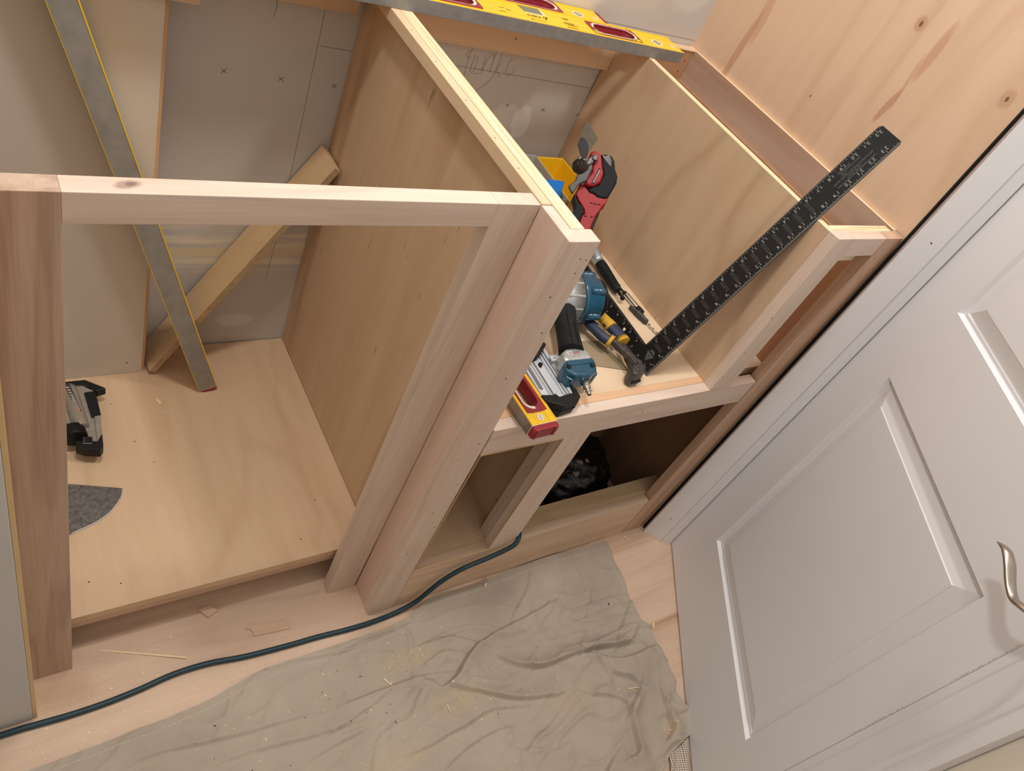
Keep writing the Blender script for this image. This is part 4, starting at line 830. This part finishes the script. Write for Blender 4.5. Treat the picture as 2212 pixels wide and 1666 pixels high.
# oscillating multi tool leaning upright
MTM = Matrix((Vector(MT_M[0]), Vector(MT_M[1]), Vector(MT_M[2]))).transposed().to_4x4(); MTM.translation = Vector(MT_P)
mt = Thing('oscillating_tool', (.36, .285, .5265), 'red and black oscillating multi tool standing upright behind the post, scraper blade upwards', 'power tool')
def mp(name, poly, z0, z1, mat, bevel=.003, seg=3, taper=1.0, par=None, **k):
    b = new(); prism(b, poly, z0, z1, MTM, taper); return (par or mt).part(name, b, mat, bevel=bevel, seg=seg, **k)
rl = mp('body', MT_redlow, -.022, .017, REDM, .006)
mp('grip', MT_grip, -.022, .019, RUBBER, .004)
mp('grip_edge', MT_edge, -.030, .012, BLACK, .002)
ov = mp('overmould', MT_black, -.026, .020, RUBBER, .007, 4)
rh = mp('gear_housing', MT_redhead, -.020, .025, REDM, .006, 4)
mp('speed_window', MT_window, .0190, .0212, plain('smoked_window', srgb(96, 92, 92), .2, var=.4, vs=120), .0008, 2, par=ov)
for x, y in MT_slots:
    b = new(); prism(b, [(x-.0028, y-.0006), (x+.0022, y-.0012), (x+.0028, y+.0006), (x-.0022, y+.0012)], .0168, .0172, MTM); rl.part('vent_slot', b, DARK)
b = new(); prism(b, MT_logo[:3]+[(-.0158, -.0330), (-.0130, -.0270)], .0249, .0256, MTM); lg = rh.part('maker_plate', b, BLACK)
b = new(); P_, Q_ = Vector((-.0004, -.0075, 0)), Vector((-.0133, -.0322, 0)); TM = MTM @ frame((-.0067, -.0198, .0258), Q_-P_, Vector((.88, -.47, 0)))
R9 = random.Random(9)
for k in range(8): 
    x = -.011+k*.0030; prism(b, [(x, -.0009), (x+.0020, -.0007), (x+.0022, .0010), (x+.0003, .0008)], 0, .0002, TM)
lg.part('maker_letters', b, plain('pale_print', srgb(216, 206, 204), .6), kind='stuff')
cc = Vector((-.0307, -.0065, .030)); ce = Vector((-.0450, -.0035, .042))
b = new(); lathe(b, MTM @ Vector((-.0230, -.0080, .020)), MTM @ ce, [(0, .0110), (.45, .0115), (.5, .0130), (.72, .0130), (.74, .0105), (.86, .0100), (.88, .0062), (1, .0058)], 28); cl = mt.part('spindle', b, STEEL, smooth=False)
b = new(); q_ = (MTM @ ce - MTM @ Vector((-.0230, -.0080, .020))).normalized(); cyl(b, MTM @ ce, MTM @ ce+q_*.0004, .0030, seg=6); cl.part('hex_socket', b, DARK)
mp('clamp_lever', MT_clamp, .024, .034, plain('gunmetal', srgb(84, 84, 84), .5, .4, var=.2, vs=90), .0022)
mp('lever_link', MT_link, .024, .033, STEEL, .0022)
b = new(); lathe(b, MTM @ Vector((-.0098, .0085, .030)), MTM @ Vector((-.0098, .0085, .0365)), [(0, .0052), (.8, .0052), (1, .0040)], 18); mt.part('pivot_pin', b, STEEL, smooth=False)
BM = MTM
mp('spindle_yoke', [(-.0372, .0124), (-.0290, .0107), (-.0257, .0009), (-.0266, -.0073), (-.0307, -.0114), (-.0405, .0034), (-.0389, .0083)], .0300, .0375, STEEL, .0015)
b = new(); prism(b, MT_plate, .0352, .0360, BM); sb = mt.part('scraper_blade', b, plain('olive_steel', srgb(84, 72, 50), .6, .0, var=.3, vs=80), bevel=.0002)
b = new(); prism(b, MT_arm, .0360, .0385, BM); sb.part('blade_arm', b, BLACK, bevel=.0008)
b = new(); cyl(b, MTM @ Vector((-.040, -.115, -.010)), MTM @ Vector((-.046, -.160, -.005)), .026, .024, 20); mt.part('battery', b, BLACK)

# parts bins and the blue headed tool
def tray(name, label, rim, floor_, z0, z1, mat, lip):
    t = Thing(name, (sum(p[0] for p in rim)/4, sum(p[1] for p in rim)/4, z0), label, 'bin')
    b = new(); n = len(rim); th = .0022
    def ins(P, q): cx = sum(p[0] for p in P)/n; cy = sum(p[1] for p in P)/n; return [(p[0]+(cx-p[0])*q, p[1]+(cy-p[1])*q) for p in P]
    loops = [(floor_, z0), (rim, z1), (ins(rim, .04), z1), (ins(floor_, .06), z0+th)]
    R_ = [[b.verts.new((p[0], p[1], z)) for p in P] for P, z in loops]
    for A_, B_ in zip(R_, R_[1:]):
        for i in range(n): b.faces.new([A_[i], A_[(i+1)%n], B_[(i+1)%n], B_[i]])
    b.faces.new(R_[0][::-1]); b.faces.new(R_[-1]); t.part('tub', b, mat, bevel=.0006)
    b = new(); tube(b, [(p[0], p[1], z1) for p in rim]+[(rim[0][0], rim[0][1], z1)], .0013, 8, 1); t.part('rim', b, mat, smooth=True)
    b = new(); m0 = [(rim[i][0]*.5+floor_[i][0]*.5, rim[i][1]*.5+floor_[i][1]*.5) for i in range(n)]
    tube(b, [tuple(Vector(p)*1.0)+((z0+z1)/2,) for p in ins(m0, .03)]+[tuple(ins(m0, .03)[0])+((z0+z1)/2,)], .0007, 6, 1); t.part('step_line', b, lip)
    return t
YB = plain('yellow_bin_plastic', srgb(234, 186, 24), .35, var=.05, vs=10); YB2 = plain('yellow_bin_edge', srgb(244, 196, 60), .35)
tray('storage_bin', 'open yellow plastic parts bin in the back corner of the shelf', [(.4392, .5735), (.5045, .5745), (.5050, .5000), (.4300, .4300)], [(.448, .562), (.495, .562), (.497, .505), (.440, .447)], .5262, .598, YB, YB2)
t_ = NT('clear_plastic', .25); t_.b.inputs['Transmission Weight'].default_value = .55; t_.b.inputs['IOR'].default_value = 1.3; CLEAR = t_.out(srgb(218, 212, 200))
tray('storage_bin', 'translucent plastic bin left of the yellow bin behind the partition', [(.355, .575), (.4320, .572), (.4230, .430), (.345, .44)], [(.362, .565), (.425, .562), (.416, .440), (.352, .45)], .5262, .602, CLEAR, CREAM)
bl = Thing('putty_tool', (.39, .42, .5262), 'navy handled tool with a bright blue scuffed block head, beside the yellow bin', 'tool')
b = new(); prism(b, [(.3690, .4640), (.4039, .4641), (.4239, .4602), (.3985, .4310), (.3800, .4085), (.352, .41)], .606, .622); bl.part('block_head', b, plain('bright_blue', srgb(8, 122, 214), .5, var=.12, vs=200, bump=.3, bscale=600), bevel=.002)
b = new(); hexa(b, [(.375, .37, .5265), (.415, .37, .5265), (.415, .40, .5265), (.375, .40, .5265)], [(.375, .412, .606), (.412, .436, .606), (.420, .456, .606), (.380, .452, .606)]); bl.part('handle', b, plain('navy_plastic', srgb(42, 48, 66), .45, var=.2, vs=80), bevel=.003, seg=3)

# black plastic sack in the lower right opening
b = new(); bmesh.ops.create_icosphere(b, subdivisions=5, radius=1)
for v in b.verts:
    p = v.co.copy(); f = 1+.20*noise.noise(p*1.6)+.14*noise.noise(p*3.7)+.07*abs(noise.noise(p*8))
    r_ = noise.noise(p*5+Vector((3, 1, 2))); f -= .08*max(0, .25-abs(r_))*3
    v.co = Vector((.530+p.x*.118*f, .165+p.y*.118*f, max(.003, .060+p.z*.082*f)))
from mathutils.bvhtree import BVHTree
sack = BVHTree.FromBMesh(b)
t_ = NT('black_sack', .32); n_ = t_.noise(t_.coord(False), 30, 4, .6); bags = t_.out(t_.mix(t_.rng(n_, .62, .66), srgb(15, 14, 14), srgb(70, 64, 60)), t_.noise(t_.coord(False), 60, 4), .6, .004)
finish('black_sack', b, bags, None, smooth=True, label='crumpled black plastic sack inside the lower right cabinet opening', cat='bag')
RB = random.Random(2)
for (x, y, z, L_), lb in zip(((.512, .128, 0, .014), (.496, .108, 0, .017), (.535, .128, 0, .011)), ('upper pale torn scrap on the black sack in the lower opening', 'lower elongated pale scrap on the black sack in the lower opening', 'small grey scrap at the right on the black sack in the lower opening')):
    z = sack.ray_cast(Vector((x, y, 1)), Vector((0, 0, -1)))[0].z-.001
    b = new(); prism(b, [(x+L_*.6*RB.uniform(.5, 1)*math.cos(a), y+L_*RB.uniform(.35, .8)*math.sin(a)) for a in [k*.785 for k in range(8)]], z, z+.002); finish('paper_scrap', b, plain('paper_scrap', srgb(150, 142, 132), .8), None, label=lb, cat='scrap')

# ================================================================ HOSE
hp = [(-.70, -.004, .0055), (-.5512, -.0030), (-.5081, -.0042), (-.4689, -.0061), (-.4245, -.0057), (-.3773, -.002), (-.3266, .0045), (-.2751, .0038), (-.2195, -.004), (-.1518, -.0089), (-.0957, -.0112), (-.046, -.015), (-.0021, -.0163), (.0453, -.0142), (.0830, -.0110, .0085), (.1120, -.0105, .0240), (.1160, -.0105, .075) ]
hp = [p if len(p) == 3 else (p[0], p[1], .0052) for p in hp]
hp = hp[:14]+[(.0850, -.0120, .0200), (.1050, -.0115, .0520), (.1216, -.0115, .0790), (.1558, -.0110, .1060), (.2028, -.0108, .1170), (.2395, -.0108, .1300), (.2600, -.0100, .1430), (.2740, .0020, .1490), (.2850, .0250, .1420), (.300, .07, .132), (.32, .13, .110)]
b = new(); tube(b, hp, .0045, 12, 8)
ho = finish('air_hose', b, plain('teal_rubber_hose', srgb(30, 58, 68), .5, var=.18, vs=120), None, smooth=True, label='dark teal air hose running along the floor and up into the lower cabinet opening', cat='hose')

# ================================================================ DROP CLOTH
topc = [(-.66, -.085), (-.5583, -.0690), (-.5263, -.0630), (-.3243, -.0560), (-.2053, -.0360), (-.0955, -.0360), (.046, -.0345), (.1303, -.0060), (.2116, -.0080), (.3187, -.0035), (.436, -.0025), (.5824, -.0094)]
rgt = [(.5824, -.0094), (.5697, -.0662), (.5644, -.1114), (.5540, -.1415), (.5470, -.1900), (.5562, -.2308), (.5480, -.2800), (.5393, -.3279), (.5250, -.3460), (.5287, -.3967), (.5116, -.4226), (.4716, -.4300), (.4259, -.4412), (.377, -.4713), (.331, -.4996), (.27, -.56)]
lft = [(-.66, -.085), (-.70, -.3), (-.72, -.62)]; bot = [(-.72, -.62), (-.2, -.64), (.27, -.56)]
def arc(pts, n=400):
    P = spline([(p[0], p[1], 0) for p in pts], 12); d = [0]
    for a, c_ in zip(P, P[1:]): d.append(d[-1]+(c_-a).length)
    out = []; j = 0
    for i in range(n+1):
        s_ = d[-1]*i/n
        while j < len(d)-2 and d[j+1] < s_: j += 1
        q = (s_-d[j])/max(d[j+1]-d[j], 1e-9); out.append(P[j].lerp(P[j+1], min(max(q, 0), 1)))
    return out
NU, NV = 540, 300
CT = arc(topc, NU); CB = arc(bot, NU); CL_ = arc(lft, NV); CR = arc(rgt, NV)
segs = []
AMP = [0.0205, 0.0096, 0.0221, 0.0179, 0.0083, 0.0138, 0.0088, 0.0070, 0.0060, 0.0151, 0.0166, 0.0050, 0.0083, 0.0060, 0.0083, 0.0083, 0.0055, 0.0066, 0.0043, 0.0124, 0.0071, 0.0096, 0.0066, 0.0060, 0.0050, 0.0055]
for F_, a_ in zip(FOLDS, AMP):
    P = spline([(p[0], p[1], 0) for p in F_], 3)
    for i, (p, q) in enumerate(zip(P, P[1:])):
        t0 = i/(len(P)-1); segs.append((p.x, p.y, q.x, q.y, a_*(.35+.65*math.sin(math.pi*min(max(t0, .03), .97))), id(F_)))
import numpy as np
G = np.zeros((NU+1, NV+1, 3))
for i in range(NU+1):
    for j in range(NV+1):
        u, v = i/NU, j/NV
        p = CT[i]*(1-v)+CB[i]*v+CL_[j]*(1-u)+CR[j]*u-(CT[0]*(1-u)*(1-v)+CT[NU]*u*(1-v)+CB[0]*(1-u)*v+CB[NU]*u*v)
        G[i, j] = p
X, Y = G[..., 0], G[..., 1]
H = np.full(X.shape, .0014); best = {}
for (x0, y0, x1, y1, a_, k) in segs:
    dx, dy = x1-x0, y1-y0; l2 = dx*dx+dy*dy+1e-12
    t_ = np.clip(((X-x0)*dx+(Y-y0)*dy)/l2, 0, 1); px, py = X-(x0+t_*dx), Y-(y0+t_*dy)
    dd_ = np.sqrt(px*px+py*py); sd = np.sign(px*dy-py*dx)
    wdt = np.where(sd > 0, .0026, .018)
    h = a_*np.exp(-(dd_/wdt)**1.5)-a_*.22*np.exp(-((dd_-.010)/.006)**2)*(sd > 0)
    k2 = k; best[k2] = np.maximum(best.get(k2, np.full(X.shape, -1.0)), h)
for h in best.values(): H += np.where(h < -.5, 0, h)
for i in range(NU+1):
    for j in range(NV+1):
        p = Vector((X[i, j], Y[i, j], 0)); wr = min(1, max(0, (X[i, j]-.05)/.4))*min(1, max(0, (-Y[i, j]-.05)/.2))
        q = Vector((p.x*5+p.y*4, p.y*11-p.x*2, 2))+.8*Vector((noise.noise(p*6), noise.noise(p*6+Vector((7, 0, 0))), 0))
        H[i, j] += .0042*(1-abs(noise.noise(q)))**11+(.0026+wr*.004)*(1-abs(noise.noise(q*2.1+Vector((4, 1, 0)))))**12
        H[i, j] += .0016*(1+noise.noise(p*9))+.0009*noise.noise(Vector((p.x*14, p.y*34, 1)))+wr*(.0110*abs(noise.noise(p*13+Vector((2, 0, 0))))+.0034*noise.noise(p*31))
EI = np.minimum(np.arange(NV+1)[None, :]*.62/NV, (NU-np.arange(NU+1))[:, None]*1.2/NU)
H += .0011*(EI < .012); rip = np.maximum(0, 1-EI/.03)
for i in range(NU+1):
    for j in range(NV+1):
        if rip[i, j] > 0: H[i, j] += rip[i, j]*(.0028*max(0, noise.noise(Vector((X[i, j]*11, Y[i, j]*11, 5)))))
H = np.maximum(H, .0008)
b = new(); V_ = [[b.verts.new((X[i, j], Y[i, j], H[i, j])) for j in range(NV+1)] for i in range(NU+1)]
for i in range(NU):
    for j in range(NV): b.faces.new([V_[i][j], V_[i][j+1], V_[i+1][j+1], V_[i+1][j]])
t = NT('canvas_drop_cloth', .9); c = t.coord(False); n1 = t.noise(c, 5, 4); n2 = t.noise(c, 900, 2)
col = t.mix(t.rng(n1, .3, .7), srgb(183, 170, 154), srgb(168, 155, 140))
for cx_, cy_, rx_, ry_, k_, cl_ in ((.175, -.165, .035, .018, .2, srgb(130, 122, 112)), (.04, -.10, .05, .018, .45, srgb(202, 176, 126)), (.09, -.20, .05, .02, .4, srgb(200, 172, 120)), (-.05, -.25, .05, .02, .4, srgb(200, 172, 120)), (.30, -.28, .05, .02, .3, srgb(200, 172, 120)), (.36, -.41, .02, .02, .2, srgb(130, 118, 102)), (.30, -.03, .12, .03, .25, srgb(160, 152, 136)), (.47, -.40, .02, .012, .5, srgb(214, 182, 130))):
    e = t.ellipse(Vector((cx_-.0, cy_, 0))*S, ((1,0,0), (0,1,0)), (rx_*S, ry_*S), .8, .5); nn = t.noise(c, 130, 3)
    col = t.mix(t.math('MULTIPLY', t.math('MULTIPLY', e, t.rng(nn, .4, .6)), k_*.9, None, True), col, cl_)
col = t.mix(t.math('MULTIPLY', t.rng(t.noise(c, 160, 2), .66, .72), .25), col, srgb(206, 180, 134))
cloth_m = t.out(col, n2, .25, .0006)
cl = finish('drop_cloth', b, cloth_m, None, smooth=True, label='crumpled beige canvas drop cloth spread on the floor in front of the cabinets', cat='drop cloth', base=(0, 0, 0))
STC = plain('white_thread', srgb(222, 214, 200), .8)
for off in (6,):
    b = new()
    P = [Vector((X[i, off], Y[i, off], H[i, off]+.0004)) for i in range(0, NU-5, 3)]+[Vector((X[NU-5, j], Y[NU-5, j], H[NU-5, j]+.0004)) for j in range(6, NV, 3)]
    for k in range(0, len(P)-1): tube(b, [P[k], P[k].lerp(P[k+1], .72)], .00038, 4, 1)
    cl.part('hem_stitching', b, STC, kind='stuff')

# dotted fabric corner at the foot of the door
b = new(); n_ = 26
Vd = [[None]*(n_+1) for _ in range(n_+1)]
for i in range(n_+1):
    for j in range(n_+1):
        u, v = i/n_, j/n_; p = Vector((.4480, -.4190, 0))*(1-u)*(1-v)+Vector((.4900, -.4330, 0))*u*(1-v)+Vector((.3900, -.4980, 0))*(1-u)*v+Vector((.4380, -.5150, 0))*u*v
        Vd[i][j] = b.verts.new((p.x, p.y, .004+.003*math.sin(u*9+v*2)+.004*abs(noise.noise(Vector((u*3, v*3, 0))))))
for i in range(n_):
    for j in range(n_): b.faces.new([Vd[i][j], Vd[i][j+1], Vd[i+1][j+1], Vd[i+1][j]])
t = NT('dotted_fabric', .9); c = t.coord(False)
vo = t.n.new('ShaderNodeTexVoronoi'); vo.inputs['Scale'].default_value = 205; vo.inputs['Randomness'].default_value = .0; t.l.new(t.mapping((1, 1, 0), (0, 0, .5), src=c), vo.inputs['Vector'])
finish('dotted_cloth', b, t.out(t.mix(t.rng(vo.outputs['Distance'], .24, .32), srgb(74, 62, 54), srgb(206, 192, 174))), None, smooth=True, solid=.0012, label='cream cloth corner with dark dots at the foot of the door', cat='cloth')

# loose scraps on the cloth and floor
def splint(p, q, w_, z, lab):
    p = Vector(p); q = Vector(q); d = (q-p).normalized(); s_ = Vector((-d.y, d.x))*w_
    b = new(); prism(b, [tuple(p-s_), tuple(q-s_*.3), tuple(q+s_*.3), tuple(p+s_)], z, z+.0016); finish('splinter', b, SCL, None, label=lab, cat='splinter')
splint((-.0177, -.1184), (-.003, -.1437), .0011, .0045, 'thin pale splinter on the left part of the drop cloth')
splint((.0699, -.1852), (.068, -.2133), .0011, .0062, 'thin pale splinter on the drop cloth below its sharpest crease')
splint((.4244, -.3055), (.4507, -.3130), .0010, .0100, 'short pale splinter on the right edge folds of the drop cloth')
splint((.6375, -.0090), (.6440, -.0265), .0022, .0006, 'stubby pinkish splinter on the floor at the foot of the end stile')
splint((.5750, -.2107), (.5670, -.2210), .0028, .0006, 'stubby tan splinter on the floor strip between drop cloth and door')
splint((.2497, -.0150), (.2436, -.0205), .0026, .0050, 'small blocky tan chip on the top edge of the drop cloth')
def dust(n, reg, zf, parent, seed, name='sawdust', sz=(.0004, .0016)):
    R_ = random.Random(seed); b = new()
    for _ in range(n):
        cx_, cy_, sx_, sy_ = R_.choice(reg); x = R_.gauss(cx_, sx_); y = R_.gauss(cy_, sy_); z = zf(x, y)
        if z is None: continue
        a = R_.random()*6.28; l_ = R_.uniform(*sz)*(2.0 if R_.random() < .12 else 1); w_ = l_*R_.uniform(.2, .6)
        q = [(l_, 0), (0, w_), (-l_, 0), (0, -w_)]
        vs = [b.verts.new((x+c_*math.cos(a)-s_*math.sin(a), y+c_*math.sin(a)+s_*math.cos(a), z+R_.uniform(.0001, .0007))) for c_, s_ in q]
        b.faces.new(vs)
    return b
def fl(x, y): return None if (y > .09 or (x > -.004 and y > -.001)) else .0004
b = dust(620, [(-.46, .03, .03, .018), (-.44, .065, .02, .015), (-.40, .02, .03, .012), (-.35, .05, .06, .02), (-.2, .04, .12, .02), (-.48, -.04, .04, .012), (-.3, -.03, .1, .01), (.62, -.03, .03, .02)], fl, None, 3)
finish('sawdust', b, SCL, None, kind='stuff', label='pale sawdust scattered over the floor in front of the wide bay', cat='sawdust')
def flp(x, y): return .1004 if .10 < y < .60 and x < .01 and x > -.45 else None
b = dust(230, [(-.38, .33, .03, .02), (-.3, .42, .06, .05), (-.2, .3, .1, .08), (-.1, .25, .08, .08), (-.36, .52, .03, .02)], flp, None, 8, sz=(.0003, .0013))
finish('sawdust', b, SCL, None, kind='stuff', label='fine pale sawdust on the bay floor panel', cat='sawdust')
def clz(x, y):
    k = np.argmin((X-x)**2+(Y-y)**2); i, j = divmod(int(k), NV+1)
    return None if min(i, j, NU-i, NV-j) < 2 else float(H[i, j])
b = dust(520, [(.04, -.10, .04, .02), (.09, -.20, .05, .03), (-.05, -.25, .05, .03), (.3, -.28, .08, .04), (-.1, -.09, .1, .03), (-.25, -.12, .12, .04), (.25, -.12, .12, .06), (.46, -.40, .02, .01)], clz, None, 12)
finish('sawdust', b, SCL, None, kind='stuff', label='sawdust specks caught on the drop cloth', cat='sawdust')
b = dust(60, [(.25, -.15, .15, .08), (-.15, -.15, .15, .05), (-.2, -.2, .1, .04)], clz, None, 15, sz=(.0008, .0022))
finish('dirt_specks', b, plain('dark_specks', srgb(92, 84, 72), .9), None, kind='stuff', label='dark specks of dirt on the drop cloth', cat='dirt')
